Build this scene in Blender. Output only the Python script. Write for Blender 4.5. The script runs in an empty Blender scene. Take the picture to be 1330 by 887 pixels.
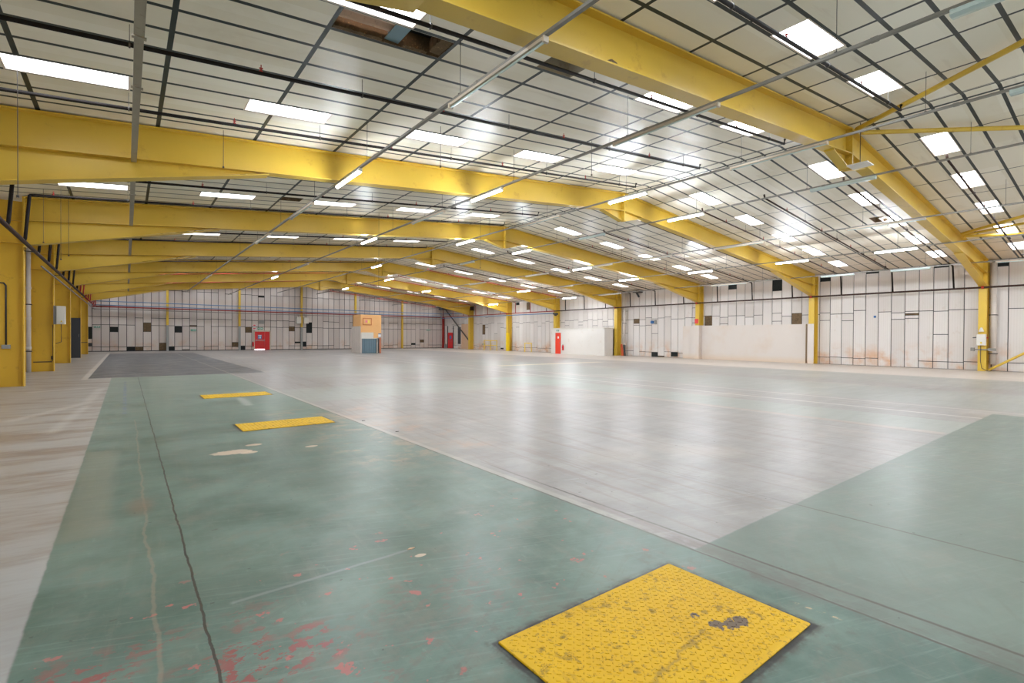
import bpy, math, random
from mathutils import Vector, Matrix
random.seed(7)
sc = bpy.context.scene
COL = sc.collection
PI = math.pi

# ------------------------------------------------------------------ helpers
def lin(v):
    v /= 255.0
    return v / 12.92 if v <= 0.04045 else ((v + 0.055) / 1.055) ** 2.4
def rgb(r, g, b): return (lin(r), lin(g), lin(b), 1.0)

class MB:
    """collects faces, links them as ONE mesh object"""
    def __init__(s): s.v = []; s.f = []; s.mi = []; s.cur = 0
    def face(s, pts):
        n = len(s.v); s.v += [tuple(p) for p in pts]; s.f.append(tuple(range(n, n + len(pts)))); s.mi.append(s.cur); return s
    def mesh(s, vs, fs):
        n = len(s.v); s.v += [tuple(p) for p in vs]
        for f in fs: s.f.append(tuple(n + i for i in f)); s.mi.append(s.cur)
        return s
    def box(s, x0, x1, y0, y1, z0, z1):
        vs = [(x0,y0,z0),(x1,y0,z0),(x1,y1,z0),(x0,y1,z0),(x0,y0,z1),(x1,y0,z1),(x1,y1,z1),(x0,y1,z1)]
        return s.mesh(vs, [(3,2,1,0),(4,5,6,7),(0,1,5,4),(1,2,6,5),(2,3,7,6),(3,0,4,7)])
    def bbox(s, x0, x1, y0, y1, z0, z1, b=0.01):
        """box with chamfered vertical and top edges"""
        vs = []
        for z, i in ((z0, 0), (z1 - b, 0), (z1, b)):
            xa, xb, ya, yb = x0 + i, x1 - i, y0 + i, y1 - i
            vs += [(xa+b,ya,z),(xb-b,ya,z),(xb,ya+b,z),(xb,yb-b,z),(xb-b,yb,z),(xa+b,yb,z),(xa,yb-b,z),(xa,ya+b,z)]
        fs = [tuple(reversed(range(8))), tuple(range(16, 24))]
        for r in (0, 8):
            for k in range(8): fs.append((r+k, r+(k+1)%8, r+8+(k+1)%8, r+8+k))
        return s.mesh(vs, fs)
    def prism(s, pts, axis, a, b):
        """polygon pts (u,v) pushed along axis from a to b; axis 'y': (x,z), 'x': (y,z), 'z': (x,y)"""
        def m(u, v, w): return (u, w, v) if axis == 'y' else ((w, u, v) if axis == 'x' else (u, v, w))
        n = len(pts)
        vs = [m(u, v, a) for u, v in pts] + [m(u, v, b) for u, v in pts]
        fs = [tuple(range(n)), tuple(reversed(range(n, 2*n)))]
        for k in range(n): fs.append((k, k+n, (k+1) % n + n, (k+1) % n))
        return s.mesh(vs, fs)
    def tube(s, pts, r, n=8, cap=True):
        pts = [Vector(p) for p in pts]
        rings = []
        for i, p in enumerate(pts):
            if i == 0: d = pts[1] - p
            elif i == len(pts) - 1: d = p - pts[i-1]
            else: d = (pts[i+1] - p).normalized() + (p - pts[i-1]).normalized()
            d.normalize()
            up = Vector((0, 0, 1)) if abs(d.z) < .9 else Vector((1, 0, 0))
            a = d.cross(up).normalized(); b = d.cross(a)
            rings.append([p + a * (r * math.cos(2*PI*k/n)) + b * (r * math.sin(2*PI*k/n)) for k in range(n)])
        vs = [q for R in rings for q in R]; fs = []
        for i in range(len(rings) - 1):
            for k in range(n): fs.append((i*n+k, i*n+(k+1)%n, (i+1)*n+(k+1)%n, (i+1)*n+k))
        if cap: fs += [tuple(reversed(range(n))), tuple(range((len(rings)-1)*n, len(rings)*n))]
        return s.mesh(vs, fs)
    def lathe(s, prof, c, n=16):
        """profile (r,z) round a vertical axis at c"""
        vs = []; fs = []
        for r, z in prof:
            for k in range(n): vs.append((c[0] + r*math.cos(2*PI*k/n), c[1] + r*math.sin(2*PI*k/n), c[2] + z))
        for i in range(len(prof) - 1):
            for k in range(n): fs.append((i*n+k, i*n+(k+1)%n, (i+1)*n+(k+1)%n, (i+1)*n+k))
        fs += [tuple(reversed(range(n))), tuple(range((len(prof)-1)*n, len(prof)*n))]
        return s.mesh(vs, fs)
    def build(s, name, mats, parent=None, label=None, cat=None, group=None, kind=None, smooth=False):
        me = bpy.data.meshes.new(name)
        ox = Vector((0, 0, 0))
        if parent is not None: ox = parent.matrix_world.translation if False else Vector(parent.get('_w', (0, 0, 0)))
        me.from_pydata([tuple(Vector(v) - ox) for v in s.v], [], s.f)
        if not isinstance(mats, (list, tuple)): mats = [mats]
        for m in mats: me.materials.append(m)
        if len(mats) > 1: me.polygons.foreach_set('material_index', s.mi)
        if smooth: me.polygons.foreach_set('use_smooth', [True] * len(me.polygons))
        me.update()
        o = bpy.data.objects.new(name, me); COL.objects.link(o)
        if parent is not None: o.parent = parent
        o['_w'] = tuple(ox)
        if label: o['label'] = label
        if cat: o['category'] = cat
        if group: o['group'] = group
        if kind: o['kind'] = kind
        return o

def thing(name, label, cat, loc, group=None, kind=None):
    o = bpy.data.objects.new(name, None); COL.objects.link(o)
    o.location = loc; o['_w'] = tuple(float(c) for c in loc); o.empty_display_size = .2
    if label: o['label'] = label
    if cat: o['category'] = cat
    if group: o['group'] = group
    if kind: o['kind'] = kind
    return o

ORD = ['first','second','third','fourth','fifth','sixth','seventh','eighth','ninth','tenth','eleventh','twelfth','thirteenth',
       'fourteenth','fifteenth','sixteenth','seventeenth','eighteenth','nineteenth','twentieth','twenty-first','twenty-second','twenty-third']

# ------------------------------------------------------------------ materials
class NT:
    def __init__(s, name):
        s.m = bpy.data.materials.new(name); s.m.use_nodes = True
        s.t = s.m.node_tree; s.t.nodes.clear()
        s.out = s.t.nodes.new('ShaderNodeOutputMaterial')
        s._xyz = None
    def n(s, t, **kw):
        x = s.t.nodes.new(t)
        for k, v in kw.items(): setattr(x, k, v)
        return x
    def setin(s, sock, v):
        if isinstance(v, bpy.types.NodeSocket): s.t.links.new(v, sock)
        elif v is not None: sock.default_value = v
    def math(s, op, a, b=None, c=None, clamp=False):
        x = s.n('ShaderNodeMath', operation=op); x.use_clamp = clamp
        s.setin(x.inputs[0], a)
        if b is not None: s.setin(x.inputs[1], b)
        if c is not None: s.setin(x.inputs[2], c)
        return x.outputs[0]
    def mix(s, f, a, b):
        x = s.n('ShaderNodeMix', data_type='RGBA')
        s.setin(x.inputs[0], f); s.setin(x.inputs[6], a); s.setin(x.inputs[7], b)
        return x.outputs[2]
    def pos(s):
        if s._xyz is None:
            g = s.n('ShaderNodeNewGeometry'); q = s.n('ShaderNodeSeparateXYZ')
            s.t.links.new(g.outputs['Position'], q.inputs[0]); s._xyz = (g, q)
        return s._xyz[1].outputs
    def vec(s, x, y, z):
        c = s.n('ShaderNodeCombineXYZ')
        for i, v in enumerate((x, y, z)): s.setin(c.inputs[i], v)
        return c.outputs[0]
    def noise(s, scale=1, detail=3, rough=.5, st=(1, 1, 1), off=0.0, col=False):
        P = s.pos()
        v = s.vec(s.math('MULTIPLY_ADD', P[0], st[0]*scale, off), s.math('MULTIPLY_ADD', P[1], st[1]*scale, off*1.7), s.math('MULTIPLY', P[2], st[2]*scale))
        x = s.n('ShaderNodeTexNoise'); x.inputs['Scale'].default_value = 1
        x.inputs['Detail'].default_value = detail; x.inputs['Roughness'].default_value = rough
        s.t.links.new(v, x.inputs['Vector'])
        return x.outputs[1 if col else 0]
    def ramp(s, v, a, b):
        """0 below a, 1 above b"""
        x = s.n('ShaderNodeMapRange'); x.interpolation_type = 'SMOOTHSTEP'
        s.setin(x.inputs[0], v)
        x.inputs[1].default_value = a; x.inputs[2].default_value = b; x.inputs[3].default_value = 0; x.inputs[4].default_value = 1
        if a > b:
            x.inputs[1].default_value = b; x.inputs[2].default_value = a; x.inputs[3].default_value = 1; x.inputs[4].default_value = 0
        return x.outputs[0]
    def band(s, v, a, b, soft=.01):
        return s.math('MULTIPLY', s.ramp(v, a-soft, a+soft), s.ramp(v, b+soft, b-soft))
    def rect(s, X, Y, x0, x1, y0, y1, soft=.01):
        return s.math('MULTIPLY', s.band(X, x0, x1, soft), s.band(Y, y0, y1, soft))
    def seg(s, X, Y, x0, y0, x1, y1, w, soft=.01):
        L = math.hypot(x1-x0, y1-y0); ux, uy = (x1-x0)/L, (y1-y0)/L
        dx = s.math('SUBTRACT', X, x0); dy = s.math('SUBTRACT', Y, y0)
        t = s.math('ADD', s.math('MULTIPLY', dx, ux), s.math('MULTIPLY', dy, uy))
        d = s.math('ABSOLUTE', s.math('SUBTRACT', s.math('MULTIPLY', dx, uy), s.math('MULTIPLY', dy, ux)))
        return s.math('MULTIPLY', s.ramp(d, w/2+soft, w/2-soft), s.band(t, 0, L, soft*2))
    def mul(s, a, b): return s.math('MULTIPLY', a, b)
    def rnd(s):
        g = s._xyz[0] if s._xyz else (s.pos(), s._xyz[0])[1]
        return g.outputs['Random Per Island']
    def bsdf(s, col, rough=.5, metal=0, bump=None, bstr=.2, bdist=.01, spec=None, coat=None):
        b = s.n('ShaderNodeBsdfPrincipled')
        s.setin(b.inputs['Base Color'], col); s.setin(b.inputs['Roughness'], rough); s.setin(b.inputs['Metallic'], metal)
        if spec is not None: b.inputs['Specular IOR Level'].default_value = spec
        if coat is not None: b.inputs['Coat Weight'].default_value = coat; b.inputs['Coat Roughness'].default_value = .25
        if bump is not None:
            u = s.n('ShaderNodeBump'); u.inputs['Strength'].default_value = bstr; u.inputs['Distance'].default_value = bdist
            s.setin(u.inputs['Height'], bump); s.t.links.new(u.outputs[0], b.inputs['Normal'])
        s.t.links.new(b.outputs[0], s.out.inputs[0])
        return s.m

def paint(name, c, rough=.45, var=.12, scale=1.5, metal=0, dirt=None, st=(1,1,1), spec=None):
    t = NT(name); n = t.noise(scale, 4, .6, st)
    dk = tuple(v*(1-var) for v in c[:3]) + (1,); lt = tuple(min(1, v*(1+var*.6)) for v in c[:3]) + (1,)
    col = t.mix(n, dk, lt)
    if dirt:
        m = t.ramp(t.noise(scale*3.1, 5, .65, st, off=3.3), .58, .72)
        col = t.mix(t.mul(m, .6), col, dirt)
    return t.bsdf(col, rough, metal, bump=t.noise(scale*14, 3, .6, st), bstr=.05, spec=spec)

def emit(name, c, strength):
    t = NT(name); e = t.n('ShaderNodeEmission'); e.inputs[0].default_value = c; e.inputs[1].default_value = strength
    t.t.links.new(e.outputs[0], t.out.inputs[0]); return t.m

SKY_E, LAMP_E = 9.5, 145.0
M = {}
M['yellow'] = paint('yellow_steel_paint', rgb(214, 178, 64), .4, .12, .9, dirt=rgb(188, 146, 52))
M['yellow_dark'] = paint('yellow_steel_paint_stained', rgb(216, 172, 50), .4, .12, .9, dirt=rgb(176, 134, 46))
M['guard'] = paint('safety_yellow', rgb(236, 200, 20), .4)
M['white'] = paint('white_enamel', rgb(214, 210, 202), .35, .08, 3)
M['cream'] = paint('cream_batten', rgb(205, 190, 172), .4, .15, 4, dirt=rgb(150, 95, 70))
M['tubeglass'] = paint('unlit_tube', rgb(206, 222, 222), .2, .05, 4)
M['galv'] = paint('galvanised_trunking', rgb(138, 134, 128), .5, .2, 3, metal=.2)
M['tray'] = paint('galvanised_tray', rgb(168, 160, 146), .5, .18, 2, metal=.2, dirt=rgb(120, 100, 80))
M['pipe'] = paint('dark_brown_pipe', rgb(60, 42, 36), .6, .25, 3, spec=.2)
M['pipe_red'] = paint('red_pipe', rgb(156, 52, 48), .45, .15, 3, spec=.2)
M['pipe_black'] = paint('black_pipe', rgb(34, 28, 27), .65, .2, 3, spec=.15)
M['pipe_blue'] = paint('pale_blue_pipe', rgb(84, 134, 182), .45, .12, 3)
M['head'] = paint('sprinkler_red', rgb(176, 44, 34), .4)
M['rod'] = paint('dark_rod', rgb(70, 64, 60), .5)
M['grey'] = paint('grey_paint', rgb(150, 150, 148), .5, .12, 2)
M['dark'] = paint('charcoal_paint', rgb(52, 54, 60), .45, .15, 2)
M['red'] = paint('red_door_paint', rgb(206, 32, 34), .4, .08, 2)
M['orangered'] = paint('orange_red_door', rgb(232, 66, 42), .4, .06, 2)
M['downpipe'] = paint('white_downpipe', rgb(208, 198, 190), .4, .1, 2)
M['wallwhite'] = paint('white_wall_paint', rgb(222, 218, 213), .55, .05, .7, dirt=rgb(208, 196, 182))
M['cream_lining'] = None
M['blue_steel'] = paint('blue_grey_purlin', rgb(128, 158, 176), .5, .1, 3)
M['insul'] = paint('brown_insulation', rgb(112, 92, 68), .95, .6, 7, dirt=rgb(206, 164, 112))
M['void'] = paint('dark_void', rgb(30, 34, 34), .9, .5, 6, dirt=rgb(60, 66, 58))
M['corr'] = paint('brown_roof_sheet', rgb(226, 196, 178), .8, .2, 5, dirt=rgb(170, 130, 110))
M['green_sign'] = paint('green_sign', rgb(40, 140, 110), .4)
M['blue_sign'] = paint('blue_sign', rgb(60, 110, 170), .4)
M['sign_white'] = paint('sign_white', rgb(232, 234, 236), .4, .02)
M['sign_red'] = paint('sign_red', rgb(214, 60, 60), .4)
M['tan'] = paint('tan_board', rgb(206, 170, 140), .6, .1, 2)
M['orange'] = paint('orange_plaster', rgb(232, 178, 118), .6, .08, 1.2, dirt=rgb(214, 150, 96))
M['brick'] = paint('terracotta_brick', rgb(190, 122, 92), .7, .15, 5)
M['frame_or'] = paint('orange_frame', rgb(196, 112, 62), .5)
M['paper_yellow'] = paint('yellow_paper', rgb(240, 214, 96), .6)
M['paper_pink'] = paint('pink_paper', rgb(236, 130, 150), .6)
M['shutter'] = paint('blue_grey_shutter', rgb(112, 136, 150), .4, .12, 3)
M['chrome'] = paint('steel_bar', rgb(200, 202, 204), .25, .05, 5, metal=.6)
M['sky'] = emit('skylight_pane', (.86, .94, 1, 1), SKY_E)
M['lamp'] = emit('lit_tube', (.86, .93, 1, 1), LAMP_E)
M['gap'] = emit('daylight_under_door', (.92, .9, 1, 1), 6)
M['hazard'] = paint('yellow_label', rgb(240, 206, 40), .4)

def mat_reveal():
    t = NT('skylight_reveal'); c = t.mix(t.noise(2.5, 4), rgb(214, 196, 184), rgb(232, 222, 214))
    return t.bsdf(c, .6)
M['reveal'] = mat_reveal()

# geometry constants (metres, camera stands at x=0 y=0)
XL, XR, XM, YB = -4.15, 35.55, 16.2, 61.6
YF = -13.0
FY0, S = 5.27, 8.123
XFL, XFR = -2.52, 34.94
def roof(x): return 7.62 - (.090 if x < XM else .096) * abs(x - XM)
def ftop(x): return roof(x) - .035
def FY(k): return FY0 + S * k

def mat_ceiling():
    t = NT('ceiling_panels'); P = t.pos()
    v = t.math('ADD', P[1], -FY0 + 5 * S)
    u = t.math('MODULO', v, S)                       # 0..S inside a bay
    w = t.math('MODULO', t.math('ADD', u, .02), .64)
    bx = t.ramp(w, .078, .072)                        # bars running up the slope
    okk = t.ramp(u, .9, .92)
    bx = t.mul(bx, okk)
    xx = t.math('MODULO', t.math('ADD', P[0], 1.92*4 - .55 + .0375), 1.92)
    by = t.ramp(xx, .078, .072)
    xr = t.math('MODULO', t.math('ADD', P[0], -16.35 + .02), 1.92)
    byr = t.ramp(xr, .045, .038)
    right = t.ramp(P[0], XM - .01, XM + .01)
    byy = t.math('ADD', t.mul(by, t.math('SUBTRACT', 1, right)), t.mul(byr, right))
    rd = t.math('ABSOLUTE', t.math('SUBTRACT', P[0], XM))
    ridge = t.band(rd, .19, .27, .005)
    byy = t.mul(byy, t.ramp(rd, .27, .32))
    bars = t.math('MAXIMUM', t.math('MAXIMUM', bx, byy), ridge)
    # per panel tone
    cx = t.math('FLOOR', t.math('DIVIDE', t.math('SUBTRACT', P[0], .55), 1.92))
    cy = t.math('FLOOR', t.math('DIVIDE', v, .64))
    wn = t.n('ShaderNodeTexWhiteNoise'); wn.noise_dimensions = '2D'
    t.t.links.new(t.vec(cx, cy, 0), wn.inputs['Vector'])
    base = t.mix(wn.outputs['Value'], rgb(232, 225, 208), rgb(243, 238, 226))
    st = t.ramp(t.noise(.55, 5, .65, (1, 1, 1)), .52, .78)
    base = t.mix(t.mul(st, .45), base, rgb(206, 190, 164))
    st2 = t.ramp(t.noise(1.0, 5, .6, (.35, 3, 1), off=5), .58, .76)
    base = t.mix(t.mul(st2, .28), base, rgb(166, 146, 124))
    # brown tide mark towards the right hand eaves (an old leak stain)
    e = t.ramp(P[0], 25, 35)
    base = t.mix(t.mul(e, .35), base, rgb(196, 166, 138))
    col = t.mix(bars, base, rgb(48, 56, 58))
    ro = t.math('ADD', t.math('MULTIPLY', t.noise(.8, 3), .16), .34)
    return t.bsdf(col, ro, 0, bump=t.math('ADD', t.math('MULTIPLY', t.noise(1.1, 2, .5), 1.0), t.math('MULTIPLY', bars, -.25)), bstr=.32, bdist=.03, spec=.22)
M['ceil'] = mat_ceiling()

def mat_wallpanel(name, c0, c1, dirt=.5, axis=1):
    t = NT(name); P = t.pos(); r = t.rnd()
    col = t.mix(r, c0, c1)
    fl = t.math('SINE', t.math('MULTIPLY', P[axis], 2*PI/.108))
    fl2 = t.ramp(fl, .72, .98)
    col = t.mix(t.mul(fl2, .16), col, rgb(170, 158, 148))
    low = t.ramp(P[2], 1.7, .3)
    n = t.ramp(t.noise(.9, 5, .62), .42, .72)
    col = t.mix(t.mul(t.mul(n, low), dirt), col, rgb(200, 142, 88))
    n2 = t.ramp(t.noise(2.2, 5, .7, (1, 1, .6), off=9), .6, .76)
    col = t.mix(t.mul(n2, dirt*.45), col, rgb(182, 154, 130))
    n3 = t.ramp(t.noise(4.5, 3, .6, (1, 1, 1), off=21), .74, .78)
    col = t.mix(t.mul(n3, dirt*.9), col, rgb(150, 92, 56))
    b = t.band(P[2], 4.9, 5.4, .25)
    col = t.mix(t.mul(b, .22), col, rgb(206, 176, 150))
    return t.bsdf(col, .55, 0, bump=fl, bstr=.12, bdist=.004)
M['rpanel'] = mat_wallpanel('right_wall_panels', rgb(202, 195, 190), rgb(217, 211, 207), .8, 1)
M['bpanel'] = mat_wallpanel('back_wall_panels', rgb(196, 185, 180), rgb(216, 207, 202), .5, 0)
M['joint'] = paint('dark_joint', rgb(58, 60, 62), .8)
M['lining'] = (lambda: (lambda t: t.bsdf(t.mix(t.mul(t.ramp(t.noise(.7, 5, .6), .45, .75), .5), t.mix(t.ramp(t.pos()[2], .5, 0), rgb(212, 203, 196), rgb(214, 194, 174)), rgb(206, 186, 168)), .6))(NT('cream_painted_board')))()

def mat_floor():
    t = NT('floor_paint'); P0 = t.pos()
    nz = t.noise(6, 4, .6, col=False)
    nz2 = t.noise(5, 4, .6, off=11)
    X = t.math('ADD', P0[0], t.math('MULTIPLY', t.math('SUBTRACT', nz, .5), .022))
    Y = t.math('ADD', P0[1], t.math('MULTIPLY', t.math('SUBTRACT', nz2, .5), .022))
    n_big = t.noise(.35, 5, .6); n_mid = t.noise(1.3, 6, .65, off=4)
    streakx = t.noise(2.0, 6, .7, (.28, 2.2, 1), off=2)      # scuffs along the slab
    streaky = t.noise(2.0, 6, .7, (2.4, .3, 1), off=7)
    fine = t.noise(16, 4, .7, (1, .35, 1), off=1)
    # --- pale worn paint
    def rot(ang, along, across, det, off):
        c_, s_ = math.cos(ang), math.sin(ang)
        u_ = t.math('ADD', t.math('MULTIPLY', P0[0], c_*along), t.math('MULTIPLY', P0[1], s_*along))
        v_ = t.math('ADD', t.math('MULTIPLY', P0[0], -s_*across), t.math('MULTIPLY_ADD', P0[1], c_*across, off))
        x_ = t.n('ShaderNodeTexNoise'); x_.inputs['Scale'].default_value = 1; x_.inputs['Detail'].default_value = det; x_.inputs['Roughness'].default_value = .7
        t.t.links.new(t.vec(u_, v_, off), x_.inputs['Vector']); return x_.outputs[0]
    scr = rot(-.35, 1.1, 26, 5, 3.0)      # fine scratches
    scr2 = rot(.5, .8, 15, 5, 17.0)
    stk = rot(1.5, .3, 5.5, 7, 8.0)     # long soft wheel marks down the hall
    pale = t.mix(t.ramp(n_mid, .3, .7), rgb(122, 117, 114), rgb(152, 147, 145))
    pale = t.mix(t.mul(t.ramp(streakx, .42, .85), .28), pale, rgb(132, 118, 108))
    pale = t.mix(t.mul(t.ramp(streaky, .42, .85), .3), pale, rgb(146, 132, 122))
    pale = t.mix(t.mul(t.ramp(stk, .48, .66), .6), pale, rgb(124, 108, 98))
    pale = t.mix(t.mul(t.ramp(scr, .5, .75), .28), pale, rgb(205, 200, 198))
    pale = t.mix(t.mul(t.ramp(scr2, .52, .75), .3), pale, rgb(140, 128, 120))
    pale = t.mix(t.mul(t.ramp(n_big, .5, .7), .3), pale, rgb(190, 178, 164))
    # --- green paint
    green = t.mix(t.ramp(n_mid, .34, .66), rgb(58, 86, 75), rgb(100, 122, 112))
    wear = t.ramp(t.noise(2.6, 7, .72, (1, 1, 1), off=27), .5, .66)
    green = t.mix(t.mul(wear, .45), green, rgb(116, 110, 98))
    dkg = t.ramp(t.noise(.8, 6, .6, (1, 1, 1), off=91), .46, .66)
    green = t.mix(t.mul(dkg, .4), green, rgb(58, 84, 74))
    green = t.mix(t.mul(t.ramp(n_big, .45, .68), .35), green, rgb(122, 136, 124))
    green = t.mix(t.mul(t.ramp(streakx, .42, .85), .3), green, rgb(124, 122, 112))
    green = t.mix(t.mul(t.ramp(streaky, .45, .85), .35), green, rgb(84, 98, 90))
    green = t.mix(t.mul(t.ramp(scr, .5, .7), .34), green, rgb(128, 146, 138))
    green = t.mix(t.mul(t.ramp(scr2, .52, .68), .45), green, rgb(92, 100, 92))
    green = t.mix(t.mul(t.ramp(stk, .5, .75), .3), green, rgb(130, 128, 116))
    green = t.mix(t.mul(t.ramp(fine, .58, .8), .25), green, rgb(148, 160, 150))
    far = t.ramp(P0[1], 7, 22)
    green = t.mix(t.mul(far, .4), green, rgb(148, 158, 146))  # paler with distance: wear plus grazing reflection put into the colour
    # --- left concrete
    conc = t.mix(n_mid, rgb(148, 143, 138), rgb(172, 167, 163))
    conc = t.mix(t.mul(t.ramp(t.noise(1.1, 6, .7, (.35, 1.6, 1), off=14), .44, .62), .75), conc, rgb(132, 112, 97))
    conc = t.mix(t.mul(t.ramp(P0[1], 6, 3.5), .6), conc, rgb(156, 160, 162))
    col = pale
    # faint green bands on the far side
    gb = t.rect(X, Y, 11.3, 13.0, 2.1, 16, .05)
    gb2 = t.rect(X, Y, 3.5, 15.0, 12.7, 16.0, .3)
    gb3 = t.rect(X, Y, 15.8, 20.5, -8, 30, .25)
    gb4 = t.rect(X, Y, 5.5, 15.0, 20.0, 27.0, .5)
    gb5 = t.rect(X, Y, 22.5, 27.5, -8, 14, .3)
    g = t.math('ADD', t.math('ADD', t.mul(gb, .62), t.mul(gb2, .5)), t.math('ADD', t.mul(gb3, .4), t.math('ADD', t.mul(gb4, .3), t.mul(gb5, .3))), clamp=True)
    greyg = t.mix(n_mid, rgb(128, 138, 129), rgb(156, 162, 153))
    col = t.mix(g, col, greyg)
    # beige strip by the far wall and pale lines
    col = t.mix(t.mul(t.band(X, 27.5, 36, .4), .45), col, rgb(222, 206, 192))
    col = t.mix(t.mul(t.band(X, 15.35, 15.55, .02), .3), col, rgb(200, 194, 186))
    col = t.mix(t.mul(t.band(X, 13.9, 14.02, .02), .35), col, rgb(226, 220, 210))
    col = t.mix(t.mul(t.rect(X, Y, 16.5, 24.9, 22.2, 22.8, .08), .5), col, rgb(228, 208, 164))
    col = t.mix(t.mul(t.rect(X, Y, 11.05, 11.3, 2.2, 11, .04), .18), col, rgb(216, 186, 160))
    # greens
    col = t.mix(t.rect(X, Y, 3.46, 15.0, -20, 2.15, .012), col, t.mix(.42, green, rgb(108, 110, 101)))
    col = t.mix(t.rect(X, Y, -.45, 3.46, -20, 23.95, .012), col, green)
    col = t.mix(t.ramp(X, -.44, -.46), col, conc)
    rub = t.rect(X, Y, -.45, -.12, 5.2, 9.0, .08)
    col = t.mix(t.mul(rub, .45), col, rgb(128, 124, 108))
    # rusty scuffs over the joint
    rs = t.mul(t.rect(X, Y, 2.3, 4.6, 5.8, 11.5, .5), t.ramp(t.noise(1.6, 5, .7, (1, 1, 1), off=31), .46, .66))
    col = t.mix(t.mul(rs, .5), col, rgb(176, 140, 112))
    # dark resin patch with pale border
    b = t.rect(X, Y, -1.42, 4.9, 24.0, 56, .03)
    col = t.mix(t.mul(t.rect(X, Y, -1.3, -1.12, 23.5, 56, .04), .6), col, rgb(206, 196, 184))
    pk = t.rect(P0[0], P0[1], -1.12, 4.85, 24.1, 54.5, .01)
    res = t.mix(t.ramp(t.noise(.8, 5, .65, (.5, 1.5, 1), off=3), .35, .7), rgb(70, 72, 76), rgb(92, 93, 94))
    col = t.mix(pk, col, res)
    # red primer flakes
    fl = t.ramp(t.noise(10, 6, .68, (.9, 1.2, 1), off=17), .52, .545)
    zone = t.mul(t.band(P0[1], 2.2, 3.25, .2), t.math('ADD', t.mul(t.band(P0[0], -.45, 1.0, .15), .8), t.mul(t.band(P0[0], -.9, 2.1, .3), .2)))
    blob = t.ramp(t.noise(1.7, 3, .5, off=40), .4, .55)
    col = t.mix(t.mul(t.mul(fl, zone), t.mul(blob, .85)), col, rgb(140, 62, 60))
    fl2 = t.mul(t.ramp(t.noise(5.2, 4, .6, off=57), .64, .655), t.math('MULTIPLY', t.rect(P0[0], P0[1], -.4, 3.3, 1.9, 3.9, .2), t.math('MAXIMUM', t.ramp(P0[0], 3.4, 3.3), t.ramp(P0[1], 2.1, 2.0))))
    col = t.mix(t.mul(fl2, .8), col, rgb(172, 92, 88))
    # beige chips
    for (cx, cy, r) in ((1.17, 7.85, .16), (1.36, 7.7, .07), (1.5, 8.2, .07), (2.15, 7.6, .06), (1.73, 3.33, .03)):
        d = t.math('SQRT', t.math('ADD', t.math('POWER', t.math('MULTIPLY', t.math('SUBTRACT', X, cx), .62), 2), t.math('POWER', t.math('SUBTRACT', Y, cy), 2)))
        d = t.math('ADD', d, t.math('MULTIPLY', t.math('SUBTRACT', nz2, .5), r*1.2))
        col = t.mix(t.mul(t.ramp(d, r, r*.8), .8), col, rgb(206, 180, 158))
    col = t.mix(t.mul(t.seg(X, Y, 3.26, 1.36, 3.28, 1.1, .02, .01), t.mul(t.ramp(t.noise(9, 4, .7, off=66), .42, .52), .8)), col, rgb(206, 170, 130))
    # joints and cracks
    dirt = rgb(70, 60, 52)
    pj = t.mul(t.band(X, 3.45, 3.54, .02), t.ramp(P0[1], 2.2, 3.2))
    col = t.mix(t.mul(pj, .22), col, rgb(206, 196, 184))
    jl = t.math('MAXIMUM', t.band(X, 3.435, 3.455, .008), t.mul(t.band(X, 3.64, 3.665, .01), t.ramp(P0[1], 6, 3.5)))
    col = t.mix(t.mul(jl, t.ramp(n_mid, .3, .5)), col, dirt)
    grime = t.mul(t.band(X, 3.36, 3.62, .08), t.mul(t.ramp(t.noise(3, 5, .7, (1, .6, 1), off=61), .45, .6), t.ramp(P0[1], 4.5, 2.0)))
    col = t.mix(t.mul(grime, .6), col, rgb(92, 86, 80))
    j2 = t.band(X, 5.185, 5.21, .01)
    col = t.mix(t.mul(j2, t.math('ADD', t.mul(t.ramp(P0[1], 2.4, 2.0), .65), .2)), col, dirt)
    for xx_ in (7.9, 9.6): col = t.mix(t.mul(t.band(X, xx_, xx_+.03, .012), .28), col, rgb(140, 118, 100))
    wob = t.math('MULTIPLY', t.math('SUBTRACT', t.noise(1.6, 5, .65, (0, 1, 0), off=71), .5), .04)
    ck = t.ramp(t.math('ABSOLUTE', t.math('SUBTRACT', t.math('ADD', X, wob), .35)), .010, .005)
    col = t.mix(t.mul(t.mul(ck, t.ramp(P0[1], 24, 23.6)), .95), col, rgb(54, 46, 38))
    wob2 = t.math('MULTIPLY', t.math('SUBTRACT', t.noise(1.3, 4, .6, (0, 1, 0), off=83), .5), .14)
    ck2 = t.ramp(t.math('ABSOLUTE', t.math('SUBTRACT', t.math('ADD', X, wob2), .13)), .015, .006)
    col = t.mix(t.mul(t.mul(ck2, t.rect(P0[0], P0[1], -1, 1, 2.2, 12, .1)), .32), col, rgb(158, 132, 112))
    d = t.math('SQRT', t.math('ADD', t.math('POWER', t.math('SUBTRACT', X, .1), 2), t.math('POWER', t.math('MULTIPLY', t.math('SUBTRACT', Y, 5.9), .35), 2)))
    col = t.mix(t.mul(t.ramp(d, .16, .03), .5), col, rgb(120, 92, 74))
    # blue dashed mark, chalk line, pale sweeps
    bl = t.mul(t.rect(X, Y, -.07, .0, 13, 22, .01), t.ramp(t.noise(2.2, 2, .5, (1, 1, 1), off=90), .42, .5))
    col = t.mix(t.mul(bl, .7), col, rgb(96, 112, 140))
    col = t.mix(t.mul(t.seg(X, Y, .5, 3.42, 1.72, 3.47, .03, .008), .25), col, rgb(168, 164, 168))
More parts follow.
